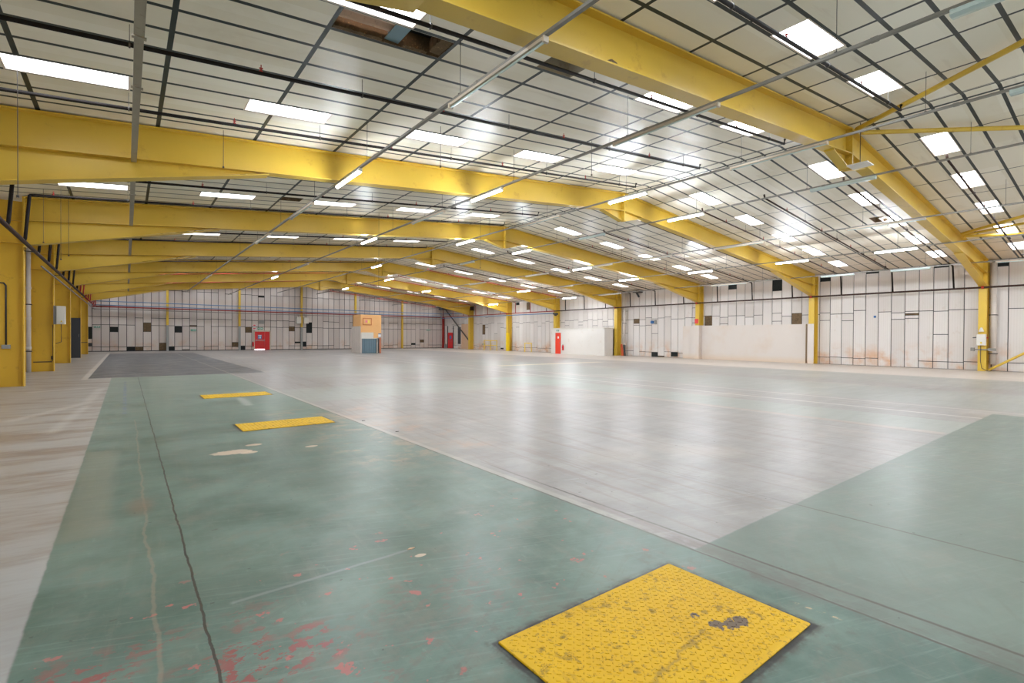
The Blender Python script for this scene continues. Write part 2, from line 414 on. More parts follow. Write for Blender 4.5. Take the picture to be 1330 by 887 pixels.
    for q in ((-1.75, 13.0, -.75, 15.5, .22), (-.75, 15.5, -.62, 19.5, .2), (-1.0, 11.0, -.72, 15.0, .16), (2.25, 12.9, 2.35, 14.6, .18), (-2.2, 19.2, -.7, 20.0, .35)):
        col = t.mix(t.mul(t.seg(X, Y, *q[:4], q[4], .07), .3), col, rgb(205, 200, 195))
    # broken, dirty edges round the steel plates
    for (x0, x1, y0, y1) in ((1.54, 3.09, 1.16, 2.13), (1.54, 3.12, 9.42, 10.28), (1.55, 3.2, 14.86, 15.79)):
        w = .012 if y0 < 3 else .012
        nn = t.ramp(t.noise(7, 4, .7, off=13), .36, .6)
        o2 = t.rect(X, Y, x0-w-.03, x1+w+.03, y0-w-.03, y1+w+.03, .025)
        col = t.mix(t.mul(o2, t.mul(nn, .8)), col, rgb(62, 54, 46))
        o_ = t.rect(X, Y, x0-w, x1+w, y0-w, y1+w, .008)
        col = t.mix(t.mul(o_, t.math('ADD', t.mul(nn, .3), .7)), col, rgb(20, 17, 15))
    gr = t.mul(t.rect(P0[0], P0[1], 1.2, 3.5, .9, 2.45, .25), t.ramp(t.noise(4.5, 5, .7, off=23), .54, .68))
    col = t.mix(t.mul(gr, .5), col, rgb(84, 74, 64))
    # little dark specks
    sp = t.ramp(t.noise(11, 2, .5, off=44), .735, .75)
    col = t.mix(t.mul(sp, .6), col, rgb(60, 56, 50))
    ro = t.math('ADD', t.math('ADD', t.math('MULTIPLY', n_mid, .26), t.math('ADD', t.math('MULTIPLY', streakx, .14), t.math('MULTIPLY', scr, .22))), .05)
    hb = t.math('ADD', t.math('MULTIPLY', n_mid, .8), t.math('ADD', t.math('MULTIPLY', scr, .10), t.math('MULTIPLY', ck, -.6)))
    return t.bsdf(col, ro, 0, bump=hb, bstr=.14, bdist=.02, spec=.42)
M['floor'] = mat_floor()

def mat_plate():
    t = NT('chequer_plate_paint'); P = t.pos()
    col = t.mix(t.noise(2.2, 4), rgb(196, 150, 12), rgb(222, 178, 22))
    col = t.mix(t.mul(t.ramp(t.noise(9, 5, .7, (1, 1, 1), off=3), .56, .66), .65), col, rgb(112, 92, 40))
    col = t.mix(t.mul(t.ramp(t.noise(26, 5, .75, off=12), .56, .64), .6), col, rgb(96, 80, 40))
    col = t.mix(t.mul(t.ramp(t.noise(3, 5, .7, (1.6, .6, 1), off=8), .6, .72), .45), col, rgb(120, 98, 44))
    nz = t.math('MULTIPLY', t.math('SUBTRACT', t.noise(14, 5, .7), .5), .16)
    X = t.math('ADD', P[0], nz); Y = t.math('ADD', P[1], nz)
    for (cx, cy, r, k) in ((2.64, 1.5, .05, 1), (2.70, 1.45, .05, 1), (2.78, 1.43, .045, 1), (2.62, 1.62, .03, 1)):
        d = t.math('SQRT', t.math('ADD', t.math('POWER', t.math('SUBTRACT', X, cx), 2), t.math('POWER', t.math('SUBTRACT', Y, cy), 2)))
        col = t.mix(t.ramp(d, r, r*.85), col, rgb(104, 88, 76))
    col = t.mix(t.mul(t.seg(X, Y, 1.95, 1.42, 2.52, 1.52, .02, .012), .55), col, rgb(110, 92, 56))
    return t.bsdf(col, .5, .0, bump=t.noise(30, 3), bstr=.1, spec=.25)
M['plate'] = mat_plate()

# ------------------------------------------------------------------ setting
MB().box(XL-.3, XR+.4, YF-.3, YB+.4, -.3, 0).build('floor', M['floor'], kind='structure')

# skylight openings -> cells left out of the roof lining
sky_x = [-1.57, 1.96, 5.54, 9.02, 12.55, 18.12, 21.7, 25.25, 28.8, 32.2]
SKW = 1.6
holes = []     # (x0,x1,y0,y1,kind)
sky = []
for k in range(-2, 7):  # rooflight rows behind the camera are unseen, added for light
    fy = FY(k)
    for ri, j in enumerate((2, 9)):
        jj = 10 if (k == -1 and j == 9) else j
        y0 = fy + .64*jj + .06; y1 = y0 + .58
        for i, x0 in enumerate(sky_x):
            if k == 0 and ri == 0 and i == 2: continue
            w = SKW if i < 9 else 1.5
            if i == 0 or i == 1: w = 1.6
            sky.append((x0, x0+w, y0, y1, k, ri, i)); holes.append((x0, x0+w, y0, y1))
voids = [(2.5, 4.36, FY0+.64*3+.06, FY0+.64*4-.02), (6.1, 6.98, FY0+.64*2+.06, FY0+.64*3-.02), (4.41, 5.1, 19.0, 19.55), (25.0, 25.8, 7.0, 7.5)]
for v in voids: holes.append(v)
xs = sorted(set([XL, XR, XM] + [h[0] for h in holes] + [h[1] for h in holes]))
ys = sorted(set([YF, YB] + [h[2] for h in holes] + [h[3] for h in holes]))
cm = MB()
for i in range(len(xs)-1):
    for j in range(len(ys)-1):
        x0, x1, y0, y1 = xs[i], xs[i+1], ys[j], ys[j+1]
        cx, cy = (x0+x1)/2, (y0+y1)/2
        if any(h[0] < cx < h[1] and h[2] < cy < h[3] for h in holes): continue
        cm.face([(x0,y1,roof(x0)), (x1,y1,roof(x1)), (x1,y0,roof(x1)), (x0,y0,roof(x0))])
cm.build('ceiling', M['ceil'], kind='structure')
rm = MB()
for a, b in ((XL-.3, XM), (XM, XR+.4)):
    rm.prism([(a, roof(a)+.55), (b, roof(b)+.55), (b, roof(b)+.65), (a, roof(a)+.65)], 'y', YF-.3, YB+.4)
rm.build('roof_covering', M['corr'], kind='structure')

# skylights: reveal and glowing pane
for n, (x0, x1, y0, y1, k, ri, i) in enumerate(sky):
    w = thing('window_%d' % (n+1), 'rectangular rooflight set in the ceiling panels', 'rooflight', ((x0+x1)/2, (y0+y1)/2, roof((x0+x1)/2)), kind='structure')
    m = MB(); H = .12
    for (ax, ay, bx, by) in ((x0,y0,x1,y0), (x1,y0,x1,y1), (x1,y1,x0,y1), (x0,y1,x0,y0)):
        m.face([(ax,ay,roof(ax)), (bx,by,roof(bx)), (bx,by,roof(bx)+H), (ax,ay,roof(ax)+H)])
    t_ = .014
    for (ax, bx, ay, by) in ((x0-.03,x1+.03,y0-.03,y0), (x0-.03,x1+.03,y1,y1+.03), (x0-.03,x0,y0,y1), (x1,x1+.03,y0,y1)):
        m.face([(ax,by,roof(ax)-.006), (bx,by,roof(bx)-.006), (bx,ay,roof(bx)-.006), (ax,ay,roof(ax)-.006)])
    m.build('window_frame', M['reveal'], w)
    MB().face([(x0,y1,roof(x0)+H), (x1,y1,roof(x1)+H), (x1,y0,roof(x1)+H), (x0,y0,roof(x0)+H)]).build('window_pane', M['sky'], w)

# missing ceiling panels: dark cavities with the roof build-up showing
def corrugated(m, x0, x1, y0, y1, z, amp=.05, waves=3, along='x', n=24):
    for i in range(n):
        a = y0 + (y1-y0)*i/n; b = y0 + (y1-y0)*(i+1)/n
        za = z + amp*math.sin(2*PI*waves*i/n); zb = z + amp*math.sin(2*PI*waves*(i+1)/n)
        m.face([(x0,b,zb+roof(x0)), (x1,b,zb+roof(x1)), (x1,a,za+roof(x1)), (x0,a,za+roof(x0))])
def cavity(m, x0, x1, y0, y1, h):
    for (ax, ay, bx, by) in ((x0,y0,x1,y0), (x1,y0,x1,y1), (x1,y1,x0,y1), (x0,y1,x0,y0)):
        m.face([(ax,ay,roof(ax)+.002), (bx,by,roof(bx)+.002), (bx,by,roof(bx)+h), (ax,ay,roof(ax)+h)])
v = voids[0]
w = thing('ceiling_opening', 'long opening in the ceiling with brown corrugated roof sheet showing, nearest the camera', 'ceiling opening', ((v[0]+v[1])/2, (v[2]+v[3])/2, roof(3.4)))
m = MB(); cavity(m, *v, .3); m.build('cavity_side', M['insul'], w)
m = MB(); corrugated(m, v[0]+.02, 3.42, v[2], v[3]-.1, .13, .05, 2.25); m.build('corrugated_sheet', M['corr'], w)
m = MB(); m.face([(3.62, v[3], roof(3.62)+.3), (v[1], v[3], roof(v[1])+.3), (v[1], v[2], roof(v[1])+.3), (3.62, v[2], roof(3.62)+.3)]); m.build('dark_lining', M['void'], w)
m = MB(); m.box(3.42, 3.54, v[2], v[3], roof(3.5)+.06, roof(3.5)+.2); m.box(3.36, 3.6, v[2], v[3], roof(3.5)+.05, roof(3.5)+.062); m.build('purlin', M['blue_steel'], w, label='pale blue-grey steel purlin')
m = MB()
for (a, b) in ((v[0]+.02, 3.3), (3.66, v[1]-.25)):
    N = 26
    for i in range(N):
        xa = a+(b-a)*i/N; xb = a+(b-a)*(i+1)/N
        ha = .05+.03*random.random()
        m.box(xa, xb, v[3]-.07-.03*random.random(), v[3]-.002, roof(xa)+.004, roof(xa)+ha)
for i in range(10):
    y = v[2]+.05+i*.045; m.box(v[1]-.2-.03*random.random(), v[1]-.01, y, y+.045, roof(v[1])+.01, roof(v[1])+.16+.05*random.random())
m.build('torn_insulation', M['insul'], w)
for vi, lab in ((1, 'square dark opening in the ceiling close to the nearest yellow beam'), (2, 'dark missing panel high in the ceiling between the second and third beams'), (3, 'thin dark slot in the ceiling right of the ridge')):
    v = voids[vi]
    w = thing('ceiling_opening', lab, 'ceiling opening', ((v[0]+v[1])/2, (v[2]+v[3])/2, roof((v[0]+v[1])/2)))
    m = MB(); cx, cy = (v[0]+v[1])/2, (v[2]+v[3])/2
    c4 = [(v[0],v[2]), (v[1],v[2]), (v[1],v[3]), (v[0],v[3])]
    for q in range(4):
        a, b = c4[q], c4[(q+1) % 4]
        ta = (cx+(a[0]-cx)*.45, cy+(a[1]-cy)*.45); tb = (cx+(b[0]-cx)*.45, cy+(b[1]-cy)*.45)
        m.face([(a[0],a[1],roof(a[0])), (b[0],b[1],roof(b[0])), (tb[0],tb[1],roof(tb[0])+.38), (ta[0],ta[1],roof(ta[0])+.38)])
    m.build('sloping_side', M['insul'] if vi > 1 else M['tray'], w)
    MB().face([(cx-.3*(v[1]-v[0]), cy+.3*(v[3]-v[2]), roof(cx)+.36), (cx+.3*(v[1]-v[0]), cy+.3*(v[3]-v[2]), roof(cx)+.36), (cx+.3*(v[1]-v[0]), cy-.3*(v[3]-v[2]), roof(cx)+.36), (cx-.3*(v[1]-v[0]), cy-.3*(v[3]-v[2]), roof(cx)+.36)]).build('cavity_top', M['void'], w)

# ---- walls made of joined panels over a dark backing
def panel_wall(name, axis, base, cols, ztop, mat, holes_, joints, gap, seed):
    """axis 'x': wall in plane x=base facing -x, cols in y; axis 'y': plane y=base facing -y, cols in x"""
    rng = random.Random(seed)
    root = thing(name, None, None, (base if axis == 'x' else 0, base if axis == 'y' else 0, 0), kind='structure')
    back = MB()
    lo, hi = min(c[0] for c in cols) - .3, max(c[1] for c in cols) + .3
    if axis == 'x':
        back.box(base+.05, base+.3, lo, hi, 0, ztop(0)+.5)
    else:
        back.prism([(lo, 0), (hi, 0), (hi, ztop(hi)+.5), (XM, ztop(XM)+.5), (lo, ztop(lo)+.5)], 'y', base+.05, base+.3)
    back.build('joint_backing', M['joint'], root)
    m = MB(); hol = {'insul': MB(), 'void': MB()}
    for (a, b) in cols:
        c = (a+b)/2; zt = ztop(c)
        cut = [0.0]
        for (z, p, j) in joints:
            if rng.random() < p: cut.append(z + rng.uniform(-j, j))
        hs = [h for h in holes_ if h[0] <= c <= h[1]]
        for h in hs: cut = [z for z in cut if not (h[2]-.12 < z < h[3]+.12)]
        spans = []
        for h in hs: cut += [h[2], h[3]]
        cut = sorted(set([z for z in cut if z < zt-.05] + [0.0, zt]))
        for z0, z1 in zip(cut[:-1], cut[1:]):
            zc = (z0+z1)/2; hh = [h for h in hs if h[2] <= zc <= h[3]]
            g = gap/2
            if hh:
                q = hol[hh[0][4]]
                bump = .02
                ny = 3
                if axis == 'x': q.box(base+.03, base+.055, a+g, b-g, z0+.01, z1-.01)
                else: q.box(a+g, b-g, base+.03, base+.055, z0+.01, z1-.01)
                if hh[0][4] == 'insul':
                    for _ in range(5):
                        u = rng.uniform(a+.08, b-.18); w_ = rng.uniform(.06, .14); z_ = rng.uniform(z0+.02, max(z0+.03, z1-.16)); hgt = min(rng.uniform(.08, .2), z1-z_-.02)
                        if hgt < .03: continue
                        if axis == 'x': q.box(base+.005, base+.03, u, u+w_, z_, z_+hgt)
                        else: q.box(u, u+w_, base+.005, base+.03, z_, z_+hgt)
                continue
            if z1 - z0 < .03: continue
            if axis == 'x': m.box(base, base+.045, a+g, b-g, z0+g, z1-g)
            else:
                za, zb = (z1-g, z1-g) if z1 < zt else (ztop(a)-g, ztop(b)-g)
                m.prism([(a+g, z0+g), (b-g, z0+g), (b-g, zb), (a+g, za)], 'y', base, base+.045)
    m.build('wall_panelling', mat, root)
    for k_, q in hol.items():
        if q.f: q.build('exposed_%s' % ('insulation' if k_ == 'insul' else 'cavity'), M[k_], root)
    return root

# back wall: columns 0.648 wide
bc = [(XL, -3.22), (-3.22, -2.57)]
x = -2.57
while x < XR - .1:
    bc.append((x, min(x+.648, XR))); x += .648
bh = []
for (x0, x1, z0, z1, kd) in [(-1.25,-.65,1.9,2.37,'void'), (1.31,1.93,1.95,2.83,'insul'), (.03,.64,.02,.44,'void'), (.66,1.28,.02,.43,'insul'), (2.6,3.23,.02,.81,'insul'),
        (3.42,3.9,.02,.44,'void'), (3.95,4.54,1.9,2.54,'void'), (4.56,5.17,.0,.12,'insul'), (5.2,5.84,2.52,2.65,'insul'), (-3.2,-2.6,1.23,2.34,'void'), (-2.82,-2.58,.53,.81,'void'),
        (10.45,11.06,1.96,2.56,'insul'), (11.74,12.38,5.92,6.1,'void'), (9.06,9.69,.38,.86,'insul'), (9.92,10.43,.05,.47,'void'), (14.94,15.55,2.16,2.68,'insul'),
        (16.93,17.53,1.98,3.2,'void'), (15.57,16.17,.76,.91,'void'), (16.39,16.88,.36,.91,'void'), (32.1,32.71,.82,1.16,'insul'), (30.4,30.8,.48,.7,'void')]:
    bh.append((x0, x1, z0, z1, kd))
def snap(hl, cols):
    out = []
    for (a, b, z0, z1, kd) in hl:
        c = (a+b)/2; best = min(cols, key=lambda q: abs((q[0]+q[1])/2 - c))
        out.append((best[0]+.01, best[1]-.01, z0, z1, kd))
    return out
panel_wall('wall_back', 'y', YB, bc, lambda x: roof(x), M['bpanel'], snap(bh, bc), [(.45,.8,.03), (2.57,.92,.02), (3.33,.75,.04), (6.15,.85,.05)], .05, 3)
# right wall
rc = []
for k in range(-2, 7):
    y = FY(k) + .5 - .16; yend = FY(k+1) - .1 if k < 6 else YB
    rc.append((FY(k)-.1 if k > -2 else YF, y))
    while y < yend - .35:
        rc.append((y, min(y+.643, yend))); y += .643
    if y < yend - .02: rc.append((y, yend))
rh = []
for (y0, y1, z0, z1, kd) in [(27.53,28.19,2.87,3.27,'insul'), (20.56,21.19,2.59,3.34,'insul'), (14.11,14.74,2.56,3.32,'insul'), (15.4,16.0,4.92,5.7,'void'), (18.55,19.24,5.26,5.66,'void'),
        (25.64,26.28,.0,.4,'void'), (24.93,25.6,.0,.1,'insul'), (23.3,24.3,.1,.45,'void'), (12.56,13.18,5.32,5.58,'void'), (7.39,7.67,5.6,5.72,'void'), (8.06,8.66,3.0,3.1,'insul'),
        (10.04,10.6,5.58,5.72,'void'), (4.42,5.05,5.4,5.7,'void'), (51.41,52.06,1.92,3.13,'insul'), (42.9,43.5,4.68,5.5,'insul'), (44.79,45.33,5.3,5.6,'void'), (47.63,48.24,.16,.3,'void')]:
    rh.append((y0, y1, z0, z1, kd))
panel_wall('wall_right', 'x', XR, rc, lambda y: roof(XR), M['rpanel'], snap(rh, rc), [(.43,.85,.04), (3.25,.9,.12), (1.97,.08,.1), (4.07,.08,.1), (2.75,.15,.1)], .036, 5)
MB().box(XL-.3, XL, YF-.3, YB+.3, 0, roof(XL)+.5).build('wall_left', M['wallwhite'], kind='structure')
MB().prism([(XL, 0), (XR, 0), (XR, roof(XR)+.5), (XM, roof(XM)+.5), (XL, roof(XL)+.5)], 'y', YF-.3, YF).build('wall_front', M['wallwhite'], kind='structure')
# painted lining board low on the right wall and casings round two columns
MB().box(35.3, XR-.002, 14.02, 21.5, 0, 2.58).box(35.3, XR-.002, 22.06, 23.16, 0, 2.58).build('trim_1', M['lining'], kind='structure')
MB().box(34.9, XR-.002, 21.5, 22.06, 0, 2.6).build('trim_2', M['lining'], kind='structure')
MB().box(34.905, 34.935, 13.39, 13.76, 0, 2.58).build('trim_3', M['lining'], kind='structure')
MB().box(XL+.01, XR-.01, YB-.03, YB-.001, 0, .07).build('baseboard_back', M['joint'], kind='structure')

# ------------------------------------------------------------------ portal frames
D = .74
def portal(k, label):
    y = FY(k) + .16; fw = .165; ft = .028
    r = thing('portal_frame', label, 'steel frame', (XM, y, 0), 'yellow portal frames spanning the hall')
    for side in (-1, 1):
        s = side
        xi = XFL if s < 0 else XFR
        dep = 1.55 if s < 0 else .60
        xo = xi + s*dep
        # column: inner flange, web, outer flange
        m = MB()
        zt = roof(xi) - .04
        m.box(*sorted((xi, xi + s*ft)), y-fw, y+fw, 0, zt)
        m.box(*sorted((xi + s*ft, xo - s*ft)), y-.012, y+.012, 0, roof(xo) - .04)
        m.box(*sorted((xo - s*ft, xo)), y-fw, y+fw, 0, roof(xo) - .04)
        if s < 0:   # two stanchions back to back in the valley
            xm = xi - .8
            m.box(xm-.02, xm+.02, y-fw, y+fw, 0, roof(xm)-.04)
        c = m.build('column', M['yellow_dark'] if s < 0 else M['yellow'], r)
        # stiffeners at the knee
        for z in (4.45, 5.15):
            m = MB()
            m.box(*sorted((xi + s*ft, xo - s*ft)), y-fw*.9, y-.012, z-.012, z+.012)
            m.box(*sorted((xi + s*ft, xo - s*ft)), y+.0119, y+fw*.9, z-.012, z+.012)
            m.build('knee_stiffener', M['yellow_dark'] if s < 0 else M['yellow'], r)
        # rafter
        x0, x1 = xi, XM
        def zz(x, d): return ftop(x) - d
        m = MB()
        for d0, d1 in ((0, ft), (D-ft, D)):
            m.prism([(x0, zz(x0,d0)), (x1, zz(x1,d0)), (x1, zz(x1,d1)), (x0, zz(x0,d1))], 'y', y-fw, y+fw)
        m.prism([(x0, zz(x0,ft)), (x1, zz(x1,ft)), (x1, zz(x1,D-ft)), (x0, zz(x0,D-ft))], 'y', y-.01, y+.01)
        m.build('rafter', M['yellow'], r)
        # eaves haunch
        xh = xi - s*5.05; zk = 4.42
        a0 = zz(xi, D); a1 = zz(xh, D)
        m = MB()
        m.prism([(xi - s*.03, a0), (xh, a1), (xh, a1-.012), (xi - s*.03, zk)], 'y', y-.009, y+.009)
        m.prism([(xi - s*.03, zk), (xh - s*.25, a1-.005), (xh - s*.25, a1-.028), (xi - s*.03, zk-.028)], 'y', y-fw, y+fw)
        m.build('eaves_haunch', M['yellow'], r)
        # bolted end plate
        m = MB()
        m.box(*sorted((xi - s*.002, xi - s*.03)), y-fw-.02, y+fw+.02, zk-.08, ftop(xi)+.0)
        for z in [4.5, 4.62, 5.0, 5.15, 5.3, 5.45, 5.6, 5.72]:
            for dy in (-.1, .1):
                m.box(*sorted((xi - s*.03, xi - s*.055)), y+dy-.018, y+dy+.018, z-.018, z+.018)
        m.build('end_plate', M['yellow'], r)
    # ridge haunch
    m = MB(); hw = 1.2
    zb = ftop(XM) - D; zl = roof(XM-hw) - .035 - D; zr_ = roof(XM+hw) - .035 - D
    m.prism([(XM-hw, zl+.01), (XM, zb+.01), (XM+hw, zr_+.01), (XM+.12, 6.46), (XM-.12, 6.46)], 'y', y-.009, y+.009)
    for s in (-1, 1):
        ze = zl if s < 0 else zr_
        m.prism([(XM+s*hw, ze), (XM+s*.12, 6.47), (XM+s*.12, 6.44), (XM+s*hw, ze-.03)], 'y', y-.12, y+.12)
    m.box(XM-.03, XM+.03, y-fw-.01, y+fw+.01, 6.44, ftop(XM)-.01)
    for z in (6.6, 6.75, 6.9, 7.1, 7.25):
        for dy in (-.1, .1): m.box(XM-.05, XM+.05, y+dy-.016, y+dy+.016, z-.016, z+.016)
    m.build('ridge_haunch', M['yellow'], r)
    return r
flabels = ['nearest yellow steel portal frame, its deep beam crossing the top right of the picture',
 'second yellow steel portal frame from the camera, its beam spanning behind the nearest one',
 'third yellow steel portal frame from the camera, right leg half cased in cream board',
 'fourth yellow steel portal frame from the camera, right leg beside the white room',
 'fifth yellow steel portal frame from the camera, right leg rising behind the white room',
 'sixth yellow steel portal frame from the camera, right leg beside the yellow guard rails',
 'farthest yellow steel portal frame, last before the back wall']
for k in range(7): portal(k, flabels[k])

# things on the frames
def box_thing(name, label, cat, b, mat, bev=.01, group=None):
    return MB().bbox(*b, bev).build(name, mat, label=label, cat=cat, group=group)
MB().tube([(6.1, 5.41, 6.03), (6.16, 5.39, 6.06), (6.28, 5.4, 6.05)], .04, 8).build('nest', M['insul'], label='small brown clump on the lower flange of the nearest beam', cat='debris')

# back wall wind posts
for i, x in enumerate((3.3, 9.81, 16.3, 22.75, 29.1)):
    r = thing('wind_post', ('%s yellow and grey steel post from the left against the back wall' % ORD[i]), 'steel post', (x, YB-.16, 0), 'posts against the back wall')
    zs = 2.62 if i < 3 else .02
    zt = roof(x) - .06
    def ib(m, z0, z1):
        m.box(x-.1, x+.1, YB-.24, YB-.225, z0, z1); m.box(x-.1, x+.1, YB-.02, YB-.005, z0, z1); m.box(x-.008, x+.008, YB-.225, YB-.02, z0, z1); return m
    if i < 3:
        ib(MB(), 0, zs).build('lower_post', M['grey'], r, label='grey painted lower part')
    ib(MB(), zs if i != 3 else 4.35, zt).build('upper_post', M['yellow'], r)
    if i == 3: ib(MB(), 0, 4.35).build('lower_post', M['grey'], r)
MB().box(35.2, 35.45, YB-.3, YB-.05, 0, 4.3).box(35.1, 35.5, YB-.36, YB-.05, 0, .05).build('corner_post', M['pipe_red'], label='dark red steel post in the far right corner', cat='steel post')

# bracing
def brace(label, pts, r=.055, mat='yellow'):
    m = MB().tube(pts, r, 10)
    return m.build('bracing_tube', M[mat], label=label, cat='bracing', smooth=False)
def cz(x, d=.12): return roof(x) - d
brace('yellow roof bracing tube running from the ridge towards the top right corner', [(16.05, 5.12, cz(16.05, .15)), (9.9, -2.8, cz(9.9, .15))], .06)
brace('yellow horizontal-looking roof bracing tube leaving the ridge of the nearest beam', [(16.4, 5.12, cz(16.4, .15)), (22.6, -2.8, cz(22.6, .15))], .06)
brace('uppermost of the three yellow bracing tubes meeting above the nearest right column', [(28.9, 5.2, cz(28.9, .15)), (22.9, -2.8, cz(22.9, .15))], .06)
brace('middle of the three yellow bracing tubes meeting above the nearest right column', [(29.1, 5.2, cz(29.1, .17)), (26.9, -.6, cz(26.9, .17))], .05)
brace('lowest of the three yellow bracing tubes meeting above the nearest right column', [(29.3, 5.2, cz(29.3, .17)), (32.6, -2.8, cz(32.6, .17))], .06)
brace('yellow diagonal tube rising from the floor at the foot of the nearest right column', [(35.2, 5.2, .06), (35.2, -2.8, 5.7)], .06)
brace('dark diagonal tube crossing the far right corner above the red door', [(35.2, 60.9, 5.6), (35.2, 54.4, 1.0)], .08, 'rod')

# ------------------------------------------------------------------ lighting trunkings and strip lights
TR = [(.13, 5.36, 'tray'), (4.4, 5.62, ''), (8.7, 6.01, ''), (13.6, 6.475, ''), (17.9, 6.57, ''), (23.1, 6.08, ''), (27.5, 5.69, ''), (31.9, 5.26, '')]
tn = ['left-most cable tray, wide and pale, running the length of the hall', 'grey lighting trunking running above the yellow floor plates',
      'grey lighting trunking second from the left slope edge', 'grey lighting trunking just left of the ridge', 'grey lighting trunking just right of the ridge',
      'grey lighting trunking halfway down the right roof slope', 'grey lighting trunking second from the right wall', 'grey lighting trunking nearest the right wall']
short = ['wide pale tray', 'trunking above the floor plates', 'middle trunking of left slope', 'trunking just left of ridge', 'trunking just right of ridge',
         'trunking halfway down right slope', 'trunking second from right wall', 'trunking nearest the right wall']
for i, (x, z, kd) in enumerate(TR):
    r = thing('cable_tray' if kd else 'lighting_trunking', tn[i], 'cable tray' if kd else 'trunking', (x, 0, z))
    m = MB()
    if kd:
        for a, b in [(-3, 5.66), (5.66, 7.8), (7.8, 13.5)]+[(FY(k)+.36, FY(k+1)-.06) for k in range(1, 6)]:
            w_ = .045 if b < 8 else .04
            m.box(x-w_-.001, x+w_+.001, a, b, z-.012, z); m.box(x-w_-.01, x-w_, a, b, z-.012, z+.05); m.box(x+w_, x+w_+.01, a, b, z-.012, z+.05)
        for yb in (5.66, 7.8, 9.4, 16.6, 22.4): m.box(x-.075, x+.075, yb-.03, yb+.03, z-.03, z-.011)
        m.build('tray_channel', M['tray'], r)
    else:
        e = YB - .4 if i != 1 else FY(6)
        m.box(x-.03, x+.03, -11, e, z-.002, z+.045)
        yj = -9.62
        while yj < e: m.box(x-.036, x+.036, yj-.05, yj+.05, z-.008, z+.05); yj += 4.06
        m.build('trunking_channel', M['galv'], r)
    y = -1.0 - 4.06*2
    while y < (YB - 1):
        MB().box(x-.004, x+.004, y-.004, y+.004, z+.04, roof(x)-.001).box(x-.035, x+.035, y-.02, y+.02, z+.042, z+.055).build('suspension_rod', M['rod'], r); y += 4.06

def strip(x, y0, y1, z, lit, label, grp, tone='cream'):
    r = thing('strip_light', label, 'strip light', (x, (y0+y1)/2, z-.004), grp)
    zt = z + .004
    m = MB().bbox(x-.035, x+.035, y0, y1, zt-.05, zt, .006)
    bt = m.build('batten', M[tone], r)
    for ya, yb2 in ((y0-.012, y0+.03), (y1-.03, y1+.012)): MB().bbox(x-.045, x+.045, ya, yb2, zt-.085, zt-.001, .005).build('end_cap', M[tone], bt)
    g = MB()
    if lit:
        g.tube([(x, y0+.03, zt-.075), (x, y1-.03, zt-.075)], .034, 10)
        g.build('lit_tube', M['lamp'], r)
    else:
        for dx in ((-.02, .02) if tone == 'tubeglass' else (0,)):
            g.tube([(x+dx, y0+.03, zt-.07), (x+dx, y1-.03, zt-.07)], .016, 8)
        g.build('tube', M['tubeglass'], r)
        if tone == 'tubeglass':
            MB().prism([(x-.09, zt-.09), (x-.05, zt-.035), (x+.05, zt-.035), (x+.09, zt-.09), (x+.085, zt-.095), (x, zt-.11), (x-.085, zt-.095)], 'y', y0, y1).build('diffuser', M['tubeglass'], r)
    return r
L = {1: [(4.98,7.44,0),(11.6,13.25,1),(15.4,17.9,0),(21.1,23.6,0),(38.0,40.4,0)],
 2: [(-.6,1.7,2),(5.0,7.5,0),(11.75,13.36,1),(15.1,17.5,0),(21.0,22.7,1),(31.4,33.8,0),(39.1,40.8,1)],
 3: [(-.3,1.76,2),(4.95,7.43,0),(10.33,11.95,1),(14.5,17.0,0),(20.65,22.27,1),(32.0,33.6,1)],
 4: [(5.2,7.0,2),(10.87,12.5,1),(16.0,17.6,2),(21.45,23.07,1),(27.2,28.8,2),(39.6,41.3,1),(50.4,52.0,1)],
 5: [(5.16,7.68,0),(11.0,13.45,0),(15.9,17.9,0),(20.0,21.5,0),(21.7,23.3,1),(25.75,28.2,0),(33.3,35.7,0),(42.6,44.3,1)],
 6: [(6.4,8.0,1),(10.83,12.45,1),(16.1,17.7,1),(21.5,23.15,1),(27.7,29.3,0),(33.0,34.7,1)],
 7: [(1.5,4.53,1.5),(6.92,8.54,2),(10.23,11.86,2),(16.25,18.7,0),(26.6,29.1,0),(31.85,33.5,1),(43.7,45.4,1)]}
for ti, (x, z, _) in enumerate(TR):
    if ti: 
        for (a, wh) in ((-3.4, 'just'), (-8.6, 'well')):  # unseen lamps added behind the camera to brighten the near beams and ceiling
            strip(x, a, a+1.65, z, True, 'added lit strip light %s behind the camera, unseen, %s' % (wh, short[ti]), 'strip lights under the trunkings', 'white')
for ti, l in L.items():
    x, z, _ = TR[ti]
    for n, (a, b, s) in enumerate(l):
        lit = s == 1
        st_ = 'lit white' if lit else ('unlit cream' if s in (0, 1.5) else 'unlit milky')
        strip(x, a, b, z, lit, '%s strip light, %s from near end, %s' % (st_, ORD[n], short[ti]), 'strip lights under the trunkings', 'white' if lit else ('tubeglass' if s == 2 else 'cream'))

